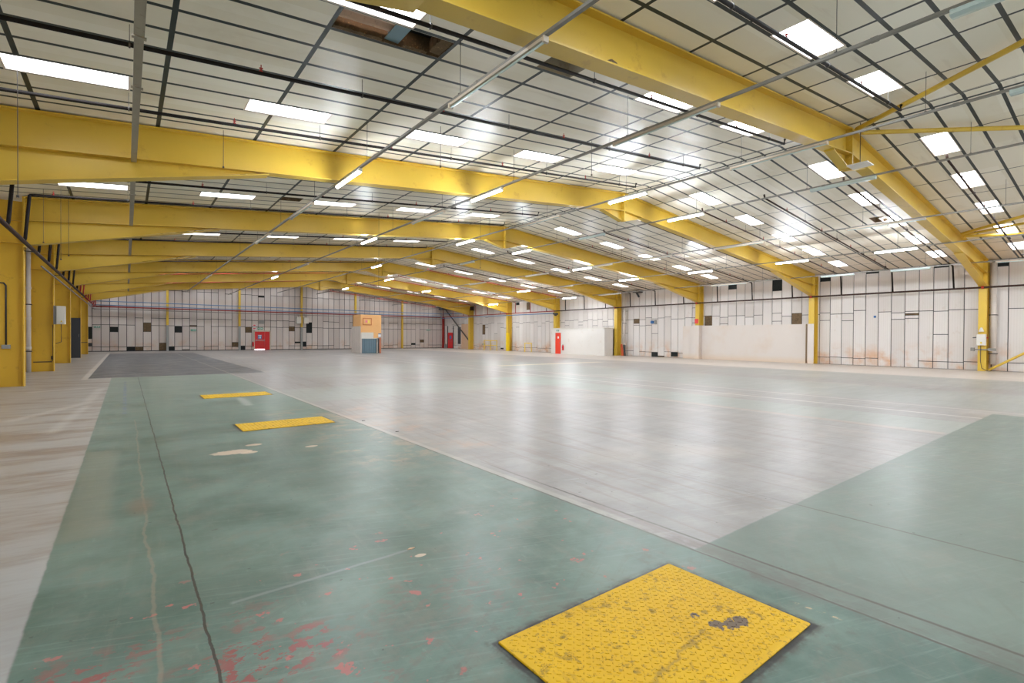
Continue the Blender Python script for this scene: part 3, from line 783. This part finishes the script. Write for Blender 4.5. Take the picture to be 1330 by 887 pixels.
# ------------------------------------------------------------------ sprinkler pipework
pm = thing('sprinkler_main', 'dark brown main pipe running along the tops of the left columns', 'pipe', (-2.33, 0, 4.3))
MB().tube([(-2.33, -3, 4.3), (-2.33, 46, 4.3)], .055, 10).build('pipe_run', M['pipe'], pm, smooth=True)
MB().tube([(-2.33, 46, 4.3), (-2.33, YB-.5, 4.3)], .055, 10).build('pipe_run', M['pipe_red'], pm, label='red far end', smooth=True)
m = MB()
for k in range(7): m.box(-2.52, -2.27, FY(k)+.12, FY(k)+.2, 4.22, 4.245)
m.build('pipe_bracket', M['rod'], pm)
MB().tube([(-2.36, 24, 4.02), (-2.36, 30, 4.02), (-2.38, YB-.4, 4.02)], .03, 8).build('grey_pipe', M['galv'], label='thin grey pipe beneath the left main pipe', cat='pipe', smooth=True)
qm = thing('sprinkler_main', 'dark brown main pipe running along the right wall across the columns', 'pipe', (34.83, 0, 4.31))
MB().tube([(34.83, -3, 4.31), (34.83, 37.9, 4.31)], .05, 10).build('pipe_run', M['pipe'], qm, smooth=True)
MB().tube([(34.83, 37.9, 4.31), (34.83, YB-.75, 4.31)], .05, 10).build('pipe_run', M['pipe_red'], qm, label='red far end', smooth=True)
m = MB()
for k in range(7): m.tube([(34.83, FY(k)+.1, 4.31), (34.83, FY(k)+.2, 4.31)], .075, 8)
m.build('pipe_clamp', M['head'], qm)
ys_b = [3.84] + [FY(k) + d for k in range(7) for d in (1.28, 3.95, 6.55)]
ys_b = [y for y in ys_b if y < YB-1]
DR = .3
for n, y in enumerate(ys_b):
    for s in (-1, 1):
        r = thing('sprinkler_branch', '%s dark sprinkler branch pipe from near end under the %s roof slope' % (ORD[n], 'left' if s < 0 else 'right'), 'pipe', (-2.0 if s < 0 else 34.6, y, 4.3), 'sprinkler branch pipes')
        if s < 0:
            xe, xs_ = 14.9, -2.2
            pts = [(-2.33, y, 4.3), (-2.6 if False else -2.3, y-.0, 4.4), (-2.2, y-.05, roof(xs_)-DR-.02), (-2.1, y, roof(-2.1)-DR), (xe, y, roof(xe)-DR), (xe+.05, y, roof(xe)-DR+.14)]
        else:
            xe = 19.4
            pts = [(34.83, y, 4.31), (34.85, y+.06, roof(34.8)-DR-.02), (34.7, y+.06, roof(34.7)-DR), (xe, y, roof(xe)-DR), (xe-.05, y, roof(xe)-DR+.14)]
        rr = .034 if n < 14 else .03
        mt = 'pipe_black' if s < 0 and n < 14 else ('pipe' if n < 12 else 'pipe_red')
        if s > 0 and n % 3 == 1: mt = 'pipe'
        MB().tube(pts[:3], rr+.008, 8).build('riser', M['pipe_black' if n < 14 else 'pipe_red'], r, smooth=True)
        MB().tube(pts[2:], rr, 8).build('pipe_run', M[mt], r, smooth=True)
        hx = 1.79 if s < 0 else 21.3
        i = -1 if s < 0 else 0
        while True:
            xh = hx + 3.49*i
            if xh > (xe if s < 0 else 34.2): break
            if n < 14:
                z = roof(xh) - DR
                MB().lathe([(.02,.0),(.03,.015),(.03,.03),(.012,.035),(.012,.06),(.03,.065),(.034,.072),(.008,.078),(.008,.13)], (xh, y, z+rr-.02), 8).build('sprinkler_head', M['head'], r)
            xq = xh + 1.74
            if xq < (xe if s < 0 else 34.2):
                hg = MB(); hg.box(xq-.004, xq+.004, y-.004, y+.004, roof(xq)-DR+.02, roof(xq)-.001); hg.tube([(xq-.012, y, roof(xq)-DR), (xq+.012, y, roof(xq)-DR)], rr+.012, 8); hg.build('pipe_hanger', M['rod'], r)
            i += 1

# coloured service pipes along the back wall
yb = YB - .42
bp = [(4.81, .035, 'pipe_blue', 'pale blue service pipe highest on the back wall'), (4.44, .04, 'pipe_blue', 'pale blue service pipe directly above the red pipe on the back wall'),
      (4.29, .055, 'pipe_red', 'dark red pipe running the width of the back wall'), (4.06, .03, 'galv', 'thin grey pipe lowest of the pipes on the back wall')]
for i, (z, rad, mt, lab) in enumerate(bp):
    pts = [(-2.6 - .0*i, yb, z), (34.75, yb, z - .02)]
    if i == 1: pts += [(34.86, yb-.2, z-.28), (34.86, 38.0, z-.36)]
    if i == 0: pts += [(34.9, yb-.3, z-.05), (34.9, 55, z-.15)]
    MB().tube(pts, rad, 8).build('service_pipe', M[mt], label=lab, cat='pipe', smooth=True)
m = MB().tube([(34.86, 38.0, 4.05), (34.86, 37.4, 4.0)], .1, 10); m.lathe([(.05,0),(.14,.05),(.16,.15),(.1,.25)], (34.86, 37.7, 3.8), 12)
m.build('pipe_valve', M['dark'], label='dark valve at the end of the blue pipe above the white room', cat='valve')

# hanging wires
W = [(-1.4, 11.4, 3.9, 'leftmost hanging chain dropping from the ceiling at the left edge'), (-1.96, 20.4, 4.4, 'thin wire hanging in front of the third beam, left of the rooflight'),
     (-1.55, 20.1, 3.9, 'thin wire hanging by the left end of the rooflight before the third beam'), (-1.3, 19.0, 3.9, 'thin wire hanging across the left end of that rooflight, right of the other two'),
     (1.76, 13.1, 5.5, 'short wire with a small box hanging against the second beam'), (6.0, 10.6, 5.75, 'thin wire drop beside the trunking above the floor plates'),
     (10.2, 9.6, 6.15, 'thin wire drop over the middle of the left slope'), (13.2, 19.5, 4.9, 'long thin wire hanging near the ridge behind the second beam'),
     (8.6, 20.5, 3.8, 'long thin wire hanging in mid hall before the third beam')]
for (x, y, zb_, lab) in W:
    r = thing('hanging_wire', lab, 'wire', (x, y, zb_))
    MB().tube([(x, y, zb_), (x, y, roof(x)-.001)], .006, 6).build('wire', M['rod'], r)
    MB().bbox(x-.018, x+.018, y-.018, y+.018, zb_-.04, zb_, .004).build('end_box', M['rod'], r)
r = thing('hanging_plate', 'small white square plate hanging on a rod at the ridge haunch of the nearest beam', 'plate', (16.05, 5.0, 6.44))
MB().prism([(15.8, 4.78), (16.3, 4.78), (16.3, 5.28), (15.8, 5.28)], 'z', 6.42, 6.44).build('plate', M['white'], r)
MB().tube([(16.05, 5.03, 6.44), (16.05, 5.03, roof(16.05))], .01, 6).build('rod', M['rod'], r)

# ------------------------------------------------------------------ downpipes and column equipment
def downpipe(x, y, z0, z1, rad, label):
    r = thing('downpipe', label, 'downpipe', (x, y, z0))
    MB().tube([(x, y, z0), (x, y, z1)], rad, 12).build('pipe_run', M['downpipe'], r, smooth=True)
    r = [c for c in COL.objects if c.parent == r][0]
    m = MB()
    for z in (1.05, 2.3, 3.6):
        if z > z0: m.tube([(x, y, z-.05), (x, y, z+.05)], rad+.015, 12)
    m.build('pipe_collar', M['downpipe'], r)
    m = MB()
    for z in (.9, 2.9): m.box(x-rad-.03, x+rad+.03, y-rad-.03, y+rad+.03, z-.02, z+.02)
    m.build('pipe_clip', M['rod'], r)
downpipe(-3.3, 29.45, 0, 5.6, .075, 'white rainwater downpipe between the first two left columns')
downpipe(35.35, 5.08, .35, 5.6, .13, 'white rainwater downpipe beside the nearest right column')
downpipe(35.3, 29.1, 0, 5.6, .1, 'white rainwater downpipe beside the right column next to the white room')

r = thing('wall_conduit', 'grey bent conduit with a socket box on the nearest left column', 'conduit', (-2.95, 21.3, 1.2))
yy = FY(2) + .16 - .03
MB().tube([(-3.35, yy, 3.2), (-2.98, yy, 3.2), (-2.93, yy, 3.12), (-2.93, yy, 1.3)], .022, 8).build('conduit_pipe', M['dark'], r, smooth=True)
MB().bbox(-3.03, -2.83, yy-.04, yy+.03, 1.18, 1.3, .01).build('socket_box', M['grey'], r)
r = thing('wall_conduit', 'dark horizontal conduit low on the second left column', 'conduit', (-2.9, 29.7, .4))
yy = FY(3) + .16 - .03
MB().tube([(-3.2, yy, .42), (-2.62, yy, .42), (-2.56, yy, .5), (-2.56, yy, 2.05)], .022, 8).build('conduit_pipe', M['rod'], r)
MB().bbox(-2.63, -2.53, yy-.04, yy+.02, .52, .68, .008).build('junction_box', M['rod'], r)
r = thing('electrical_cabinet', 'cream electrical cabinet with yellow label mounted on the second left column', 'cabinet', (-2.3, 29.4, 2.08))
MB().bbox(-2.42, -2.13, 29.35, 29.68, 2.08, 2.87, .012).build('cabinet_body', M['white'], r)
m = MB().box(-2.52, -2.42, 29.42, 29.6, 2.07, 2.88)
for i in range(4): m.box(-2.515+.025*i, -2.505+.025*i, 29.405, 29.42, 2.1, 2.85)
m.build('side_trunking', M['grey'], r)
cd = MB().box(-2.38, -2.16, 29.338, 29.35, 2.12, 2.84).build('cabinet_door', M['white'], r)
MB().prism([(-2.29, 2.17), (-2.22, 2.17), (-2.255, 2.25)], 'y', 29.33, 29.338).build('warning_label', M['hazard'], cd)
MB().tube([(-2.27, 29.5, 2.08), (-2.27, 29.5, 1.3), (-2.45, 29.5, 1.22)], .018, 6).build('cable', M['rod'], r)
r = thing('wall_door_panel', 'tall charcoal door leaf standing against the fourth left column', 'door', (-2.8, FY(5)-.03, 0))
leaf = MB().bbox(-3.2, -2.53, FY(5)-.06, FY(5)-.005, 0, 2.78, .006).build('door_leaf', M['dark'], r)
MB().tube([(-2.62, FY(5)-.09, 1.45), (-2.62, FY(5)-.09, 1.65)], .012, 6).build('handle', M['chrome'], leaf)
MB().box(-2.97, -2.56, FY(6)+.1, FY(6)+.13, 0.95, 1.0).build('cross_bar', M['rod'], label='dark cross bar on the fifth left column', cat='bar')
box_thing('electrical_box', 'black box low on the back wall beside the last left column', 'box', (-2.88, -2.6, 61.4, 61.602, .5, .8), M['dark'])

r = thing('switch_box', 'white switch box with yellow label on the nearest right column', 'electrical box', (34.8, 5.45, 1.3))
MB().bbox(34.72, 34.94, 5.27, 5.62, 1.33, 1.9, .012).build('box_body', M['white'], r)
MB().box(34.712, 34.72, 5.4, 5.47, 1.42, 1.5).build('warning_label', M['hazard'], r)
MB().tube([(34.8, 5.24, 1.72), (34.8, 5.18, 1.72)], .03, 8).build('red_knob', M['head'], r)
MB().tube([(34.86, 5.62, 1.74), (34.86, 5.78, 1.72)], .02, 8).build('side_gland', M['dark'], r)
MB().tube([(34.86, 5.47, 1.34), (34.86, 5.47, .5), (34.87, 5.42, .15), (34.9, 5.2, .02)], .015, 6).build('cable', M['rod'], r)
m = MB().box(34.86, 34.93, 4.95, 5.8, 1.08, 1.14); m.bbox(34.8, 34.94, 5.7, 5.85, 1.03, 1.2, .01); m.bbox(34.8, 34.94, 4.9, 5.2, 1.05, 1.18, .01)
m.build('conduit_tee', M['galv'], label='grey conduit fitting below the switch box on the nearest right column', cat='conduit')
r = thing('cone_light', 'small white cone lamp above the switch box on the nearest right column', 'lamp', (34.85, 5.45, 2.05))
MB().lathe([(.1,0),(.1,.03),(.05,.18),(.03,.22)], (34.85, 5.45, 2.03), 12).build('shade', M['white'], r)
r = thing('fire_sign', 'red square sign on the third right column above the cream board', 'sign', (34.9, 21.72, 2.9))
MB().box(34.9, 34.935, 21.58, 21.86, 2.75, 3.1).build('sign_plate', M['sign_red'], r)
box_thing('electrical_box', 'brown box near the top of the farthest right column', 'box', (35.0, 35.3, 53.6, 54.02, 5.0, 5.5), M['pipe'])
r = thing('horn_speaker', 'small blue and grey alarm unit on the right wall', 'alarm', (35.4, 26.1, 2.9))
MB().bbox(35.38, 35.552, 25.85, 26.0, 2.78, 3.12, .01).build('back_box', M['grey'], r)
MB().tube([(35.5, 26.15, 2.95), (35.3, 26.2, 2.95)], .13, 12).build('horn', M['blue_sign'], r)
box_thing('blue_mark', 'small blue paint splash on the nearer part of the right wall', 'paint mark', (35.53, 35.552, 10.22, 10.34, 2.9, 3.02), M['blue_sign'], .004)
# cameras / lights by the eaves
for (y, lab) in ((27.6, 'dark loose bracket hanging at the eaves above the downpipe by the white room'),):
    m = MB(); m.box(34.9, 35.552, y-.3, y+.3, 5.55, 5.62)
    m.prism([(y-.1, 5.5), (y+.15, 5.55), (y-.15, 5.1), (y-.28, 5.15)], 'x', 35.1, 35.16)
    m.build('broken_bracket', M['dark'], label=lab, cat='bracket')
m = MB().bbox(34.1, 35.549, 59.6, 60.6, 5.3, 5.66, .03); m.tube([(34.1, 60.1, 5.6), (33.6, 60.3, 5.72)], .12, 8)
m.build('extract_unit', M['dark'], label='dark extract unit near the ceiling in the far right corner', cat='extractor')

# ------------------------------------------------------------------ the small white room on the right
r = thing('white_room', 'low white painted room built against the right wall', 'room', (34.5, 33.3, 0))
MB().box(33.57, 33.67, 29.88, 36.9, 0, 2.42).box(33.67, 34.7, 29.9, 29.98, 0, 2.42).box(33.67, XR-.01, 36.8, 36.9, 0, 2.42).build('room_walls', M['wallwhite'], r)
MB().box(33.53, XR-.01, 29.98, 36.9, 2.42, 2.5).build('room_roof', M['white'], r)
m = MB().box(33.5, 33.57, 34.0, 36.95, 2.44, 2.52); m.build('fascia', M['white'], r)
d = thing('door_2', None, None, (33.56, 35.9, 0), kind='structure')
leaf = MB().box(33.535, 33.569, 35.5, 36.26, 0, 2.05).build('door_leaf', M['orangered'], d)
MB().box(33.53, 33.536, 35.75, 35.95, 1.5, 1.7).build('door_notice', M['sign_white'], leaf)
MB().tube([(33.5, 35.62, 1.0), (33.5, 35.62, 1.15)], .015, 6).build('door_handle', M['chrome'], leaf)
MB().box(33.545, 33.569, 36.28, 36.33, 0, 2.1).box(33.545, 33.569, 35.44, 35.49, 0, 2.1).box(33.545, 33.569, 35.44, 36.33, 2.06, 2.1).build('door_frame', M['white'], d)
def extinguisher(x, y, z, label):
    r = thing('fire_extinguisher', label, 'fire extinguisher', (x, y, z))
    MB().lathe([(.07,0),(.085,.02),(.085,.42),(.06,.48),(.03,.5),(.03,.53)], (x, y, z), 14).build('cylinder', M['red'], r, smooth=True)
    MB().box(x-.015, x+.015, y-.06, y+.06, z+.53, z+.56).build('handle', M['dark'], r)
    MB().tube([(x-.02, y, z+.54), (x-.11, y+.02, z+.5), (x-.11, y+.02, z+.2)], .012, 6).build('hose', M['dark'], r)
extinguisher(33.46, 35.1, .35, 'red fire extinguisher on the white room wall beside its red door')
extinguisher(11.16, 61.45, .4, 'red fire extinguisher left of the red double door in the back wall')
def exit_sign(b, label):
    r = thing('exit_sign', label, 'sign', ((b[0]+b[1])/2, (b[2]+b[3])/2, b[4]), 'green fire exit signs')
    MB().box(*b).build('sign_plate', M['green_sign'], r)
    x0, x1, y0, y1, z0, z1 = b; h = z1-z0
    m = MB()
    if x1-x0 > y1-y0:
        w_ = x1-x0; y_ = y0-.004
        m.box(x0+w_*.42, x0+w_*.52, y_, y0, z0+h*.2, z1-h*.15)
        m.prism([(x0+w_*.6, z0+h*.35), (x0+w_*.78, z0+h*.35), (x0+w_*.78, z0+h*.15), (x0+w_*.92, z0+h*.5), (x0+w_*.78, z0+h*.85), (x0+w_*.78, z0+h*.65), (x0+w_*.6, z0+h*.65)], 'y', y_, y0)
        m.box(x0+w_*.06, x0+w_*.34, y_, y0, z0+h*.4, z0+h*.6)
    else:
        w_ = y1-y0; x_ = x0-.004
        m.box(x_, x0, y0+w_*.42, y0+w_*.56, z0+h*.15, z1-h*.15); m.box(x_, x0, y0+w_*.1, y0+w_*.34, z0+h*.4, z0+h*.6); m.box(x_, x0, y0+w_*.65, y0+w_*.9, z0+h*.4, z0+h*.6)
    m.build('pictogram', M['sign_white'], r)
exit_sign((-2.45,-1.98, 61.56,61.59, 2.28,2.42), 'green fire exit sign nearest the left columns on the back wall')
exit_sign((5.3,5.78, 61.56,61.59, 2.04,2.25), 'green fire exit sign between the first two posts on the back wall')
exit_sign((11.62,12.2, 61.56,61.59, 2.3,2.52), 'green fire exit sign above the red double door')
exit_sign((32.78,33.36, 61.56,61.59, 2.42,2.6), 'green fire exit sign near the far right corner')
exit_sign((33.51,33.535, 35.75,36.1, 2.2,2.34), 'green fire exit sign above the white room door')
exit_sign((35.5,35.535, 51.4,51.9, .62,.76), 'low green sign on the right wall beside the guard rail')

# ------------------------------------------------------------------ doors
d = thing('door_1', None, None, (12.1, YB-.05, 0), kind='structure')
leaf = MB().box(11.34, 12.35, YB-.06, YB-.01, .1, 2.06).build('door_leaf', M['red'], d)
MB().box(12.37, 12.86, YB-.06, YB-.01, .03, 2.06).build('door_leaf', M['red'], d)
MB().box(11.2, 11.33, YB-.08, YB-.002, 0, 2.2).box(12.87, 12.98, YB-.08, YB-.002, 0, 2.2).box(11.2, 12.98, YB-.08, YB-.002, 2.07, 2.2).build('door_frame', M['cream'], d)
MB().box(11.42, 12.3, YB-.14, YB-.1, 1.06, 1.11).box(11.42, 11.47, YB-.12, YB-.06, 1.0, 1.2).box(12.26, 12.31, YB-.12, YB-.06, 1.0, 1.2).build('push_bar', M['chrome'], leaf)
MB().box(11.64, 12.04, YB-.068, YB-.06, 1.24, 1.7).build('door_sign', M['blue_sign'], leaf)
m = MB(); m.box(11.68, 12.0, YB-.072, YB-.068, 1.6, 1.67)
for dx in (-.07, .07): m.lathe([(.0,.0),(.03,.01),(.03,.05),(.0,.06)], (11.84+dx, YB-.072, 1.48), 8).box(11.84+dx-.035, 11.84+dx+.035, YB-.072, YB-.068, 1.3, 1.48)
m.build('sign_pictogram', M['sign_white'], leaf)
MB().box(11.36, 12.33, YB-.055, YB-.02, .01, .095).build('daylight_gap', M['gap'], d)
for (z, lab) in ((2.62, 'upper red and white fire notice left of the red double door'), (2.24, 'lower red and white fire notice left of the red double door')):
    r = thing('fire_notice', lab, 'sign', (11.3, YB-.03, z))
    MB().box(11.14, 11.44, YB-.1, YB-.085, z, z+.24).build('sign_plate', M['sign_white'], r)
    MB().box(11.17, 11.41, YB-.104, YB-.1, z+.08, z+.21).build('red_panel', M['sign_red'], r)
MB().bbox(11.76, 12.3, 61.52, 61.59, 2.93, 3.36, .01).build('vent_grille', M['grey'], label='grey vent plate above the red double door', cat='vent')
d = thing('door_3', None, None, (XR-.03, 59.8, 0), kind='structure')
leaf = MB().box(XR-.04, XR-.005, 59.12, 60.44, .02, 2.17).build('door_leaf', M['red'], d)
MB().box(XR-.06, XR-.003, 58.95, 59.1, 0, 3.1).box(XR-.06, XR-.003, 60.46, 60.6, 0, 3.1).build('door_frame', M['dark'], d)
MB().box(XR-.048, XR-.04, 59.5, 59.95, 1.3, 1.75).build('door_sign', M['blue_sign'], leaf)
MB().tube([(XR-.09, 59.3, 1.0), (XR-.09, 60.2, 1.0)], .02, 6).build('push_bar', M['chrome'], leaf)
MB().bbox(XR-.03, XR-.0005, 57.1, 57.85, .62, 2.9, .01).build('dark_opening_sheet', M['dark'], label='tall dark opening in the right wall next to the tan board, as a sheet', cat='panel')  # charcoal sheet stands in for a dark opening in the wall
MB().bbox(XR-.05, XR-.0005, 54.6, 56.9, .0, 3.3, .01).build('tan_board', M['tan'], label='large tan board fixed to the right wall behind the farthest column', cat='board')
for (x0, x1, z0, z1, lab) in ((15.71, 16.18, 3.06, 3.83, 'white electrical box left of the third post on the back wall'), (16.51, 17.05, 3.08, 3.78, 'pale electrical box right of the third post on the back wall')):
    r = thing('electrical_box', lab, 'electrical box', ((x0+x1)/2, 61.5, z0))
    MB().bbox(x0, x1, 61.25, 61.602, z0, z1, .015).build('box_body', M['white'], r)
    MB().tube([((x0+x1)/2, 61.5, z1), ((x0+x1)/2, 61.5, 4.0)], .02, 6).build('conduit', M['galv'], r)

# ------------------------------------------------------------------ orange kiosk by the back wall
kx0, kx1, ky0, ky1, kh = 17.27, 19.27, 45.3, 47.4, 3.6
r = thing('kiosk', 'small orange plastered kiosk with blue-grey shutter standing before the back wall', 'kiosk', ((kx0+kx1)/2, ky0, 0))
m = MB()
m.box(kx0, kx1, ky0, ky0+.1, 1.97, kh); m.box(18.5, kx1, ky0, ky0+.1, 1.45, 1.97)
m.box(kx0, kx0+.1, ky0+.1, ky1, 2.55, kh); m.box(kx1-.1, kx1, ky0+.1, ky1, 0, kh); m.box(kx0, kx1, ky1-.1, ky1, 0, kh); m.box(kx0, kx1, ky0, ky1, kh, kh+.04)
m.build('plaster_walls', M['orange'], r)
m = MB(); m.box(kx0-.01, kx0+.1, ky0+.02, ky1, 0, 2.55)
for j in range(11):
    for i in range(7): m.box(kx0-.02, kx0-.01, ky0+.05+i*.33, ky0+.36+i*.33, .02+j*.23, .02+j*.23+.21)
m.build('block_side', M['downpipe'], r, label='pale grey blockwork side')
MB().box(kx0, kx0+.1, ky0-.005, ky0+.1, 0, 1.97).build('corner_strip', M['downpipe'], r)
MB().box(17.37, 18.5, ky0-.01, ky0+.06, 1.45, 1.97).build('white_board', M['white'], r)
m = MB()
n = 12
for i in range(n):
    a = 17.4 + (18.78-17.4)*i/n; b = 17.4 + (18.78-17.4)*(i+1)/n; c = (a+b)/2
    m.prism([(a, ky0+.05), (a+.02, ky0-.0), (b-.02, ky0-.0), (b, ky0+.05)], 'z', .02, 1.4)
m.build('shutter', M['shutter'], r, label='blue-grey ribbed shutter')
MB().box(17.33, 18.85, ky0-.03, ky0+.06, 1.39, 1.45).box(18.84, 18.9, ky0-.03, ky0+.06, 0, 1.45).build('shutter_frame', M['white'], r)
MB().box(18.92, 19.08, ky0, ky0+.08, .02, 1.44).build('dark_jamb', M['dark'], r)
MB().box(19.08, kx1, ky0-.005, ky0+.1, 0, 1.45).build('brick_pier', M['brick'], r)
r2 = thing('framed_notice', 'orange-brown framed notice board high on the kiosk front', 'notice board', (17.9, ky0, 2.65))
m = MB(); x0, x1, z0, z1 = 17.45, 18.31, 2.66, 3.32
m.box(x0, x1, ky0-.04, ky0-.002, z0, z0+.06).box(x0, x1, ky0-.04, ky0-.002, z1-.06, z1).box(x0, x0+.06, ky0-.04, ky0-.002, z0+.06, z1-.06).box(x1-.06, x1, ky0-.04, ky0-.002, z0+.06, z1-.06)
m.build('board_frame', M['frame_or'], r2)
MB().box(x0+.06, x1-.06, ky0-.02, ky0-.002, z0+.06, z1-.06).build('board_back', M['orange'], r2)
MB().box(17.7, 17.9, ky0-.028, ky0-.02, 2.9, 3.1).build('pink_note', M['paper_pink'], r2)
MB().box(17.93, 18.12, ky0-.028, ky0-.02, 2.86, 3.12).build('yellow_note', M['paper_yellow'], r2)
r2 = thing('paper_notice', 'white notice with blue edges on the right corner of the kiosk', 'sign', (19.1, ky0, 1.5))
MB().box(18.97, 19.24, ky0-.02, ky0-.007, 1.5, 1.88).build('sheet', M['sign_white'], r2)
MB().box(18.97, 19.24, ky0-.026, ky0-.02, 1.8, 1.88).box(18.97, 19.24, ky0-.026, ky0-.02, 1.5, 1.55).build('blue_band', M['blue_sign'], r2)

# ------------------------------------------------------------------ guard rails
def rail(x, y0, y1, h, label):
    r = thing('guard_rail', label, 'guard rail', (x, (y0+y1)/2, 0), 'yellow guard rails by the right wall')
    n = 2 if y1-y0 < 1.6 else 3
    for i in range(n):
        y = y0 + (y1-y0)*i/(n-1)
        MB().tube([(x, y, 0), (x, y, h-.04)], .045, 10).box(x-.08, x+.08, y-.08, y+.08, 0, .012).build('post', M['guard'], r)
    MB().tube([(x, y0-.045, h-.04), (x, y1+.045, h-.04)], .045, 10).build('top_rail', M['guard'], r)
    if n == 3: MB().tube([(x, y0, h*.5), (x, y1, h*.5)], .035, 8).build('mid_rail', M['guard'], r)
rail(34.55, 47.5, 50.1, 1.22, 'wide yellow guard rail with three posts against the right wall')
rail(34.75, 41.4, 42.5, .98, 'narrow yellow guard rail with two posts against the right wall')
MB().box(34.72, 34.78, 45.65, 45.95, 0, 2.1).box(34.78, 35.0, 45.6, 45.66, 0, 2.1).build('corner_guard', M['guard'], label='bright yellow corner guard on the sixth right column', cat='guard')
r = thing('traffic_barrier', 'folded orange barrier leaning beside the downpipe near the white room', 'barrier', (35.2, 29.1, 0))
MB().prism([(28.95, 0), (29.2, 0), (29.3, 1.0), (29.12, 1.04)], 'x', 35.02, 35.08).build('panel', paint('orange_plastic', rgb(206, 92, 56), .5, .2, 5), r)
MB().prism([(28.75, 0), (28.85, 0), (28.95, 1.0), (28.85, 1.0)], 'x', 35.02, 35.1).build('leg', M['dark'], r)
MB().bbox(35.3, 35.5, 60.8, 61.1, 0, .55, .02).build('waste_bin', M['grey'], label='small grey bin by the far right corner post', cat='bin')

# ------------------------------------------------------------------ steel plates let into the floor
def chequer(x0, x1, y0, y1, label, pitch=.034, seed=1):
    r = thing('floor_plate', label, 'floor plate', ((x0+x1)/2, (y0+y1)/2, 0), 'yellow steel plates let into the floor')
    MB().bbox(x0, x1, y0, y1, .0, .009, .004).build('plate', M['plate'], r)
    m = MB(); ni = int((x1-x0-.04)/pitch); nj = int((y1-y0-.04)/pitch)
    for i in range(ni):
        for j in range(nj):
            cx = x0+.03+pitch*(i+.5)*((x1-x0-.06)/(ni*pitch)); cy = y0+.03+pitch*(j+.5)*((y1-y0-.06)/(nj*pitch))
            a = PI/4 if (i+j) % 2 else -PI/4
            l, w_ = pitch*.42, pitch*.13; ca, sa = math.cos(a), math.sin(a)
            P = [(cx+ca*u-sa*v_, cy+sa*u+ca*v_, .0088) for u, v_ in ((-l,0), (0,-w_), (l,0), (0,w_))]
            P2 = [(cx+ca*u-sa*v_, cy+sa*u+ca*v_, .0118) for u, v_ in ((-l*.6,0), (0,-w_*.5), (l*.6,0), (0,w_*.5))]
            m.mesh(P+P2, [(4,5,6,7),(0,1,5,4),(1,2,6,5),(2,3,7,6),(3,0,4,7)])
    m.build('raised_tread', M['plate'], r)
chequer(1.56, 3.08, 1.18, 2.12, 'large worn yellow chequer plate in the foreground floor')
chequer(1.56, 3.11, 9.44, 10.26, 'yellow plate in the green floor, second from the camera', .06)
chequer(1.57, 3.18, 14.88, 15.77, 'yellow plate in the green floor, farthest from the camera', .07)
# small litter on the floor
for (x, y, lab) in ((1.72, 3.47, 'pale leaf-like scrap at the end of the chalk line'), (3.6, 9.3, 'small dark scrap on the floor joint, farther one'), (3.65, 7.9, 'small dark scrap on the floor joint, nearer one')):
    MB().prism([(x-.03, y), (x, y-.012), (x+.035, y), (x, y+.014)], 'z', .001, .006).build('scrap', M['tan'] if y < 4 else M['dark'], label=lab, cat='litter')

# ------------------------------------------------------------------ world, camera, view
w = bpy.data.worlds.new('World'); sc.world = w; w.use_nodes = True
bg = w.node_tree.nodes['Background']; bg.inputs[0].default_value = (.75, .85, 1, 1); bg.inputs[1].default_value = .6

f, yaw, pit, rol = 646.0351, 0.6594, -0.0093, 0.0056
cy_, sy_ = math.cos(yaw), math.sin(yaw)
F = Vector((sy_, cy_, 0)); R = Vector((cy_, -sy_, 0)); U = Vector((0, 0, 1))
F2 = F*math.cos(pit) + U*math.sin(pit); U2 = U*math.cos(pit) - F*math.sin(pit)
R3 = R*math.cos(rol) + U2*math.sin(rol); U3 = U2*math.cos(rol) - R*math.sin(rol)
cam = bpy.data.cameras.new('camera'); co = bpy.data.objects.new('camera', cam); COL.objects.link(co)
mw = Matrix(((R3.x, U3.x, -F2.x, 0), (R3.y, U3.y, -F2.y, 0), (R3.z, U3.z, -F2.z, 1.63), (0, 0, 0, 1)))
co.matrix_world = mw
cam.sensor_fit = 'HORIZONTAL'; cam.sensor_width = 36; cam.lens = f/1330*36; cam.clip_start = .05; cam.clip_end = 300
sc.camera = co
for o in list(COL.objects):
    if '_w' in o: del o['_w']
sc.view_settings.view_transform = 'Standard'; sc.view_settings.look = 'None'; sc.view_settings.gamma = 1
sc.view_settings.use_curve_mapping = False; sc.view_settings.exposure = 0.9
cyc = sc.cycles
cyc.use_denoising = True; cyc.max_bounces = 8; cyc.diffuse_bounces = 5; cyc.glossy_bounces = 3; cyc.use_light_tree = True
cyc.sample_clamp_indirect = 8
cyc.caustics_reflective = False; cyc.caustics_refractive = False
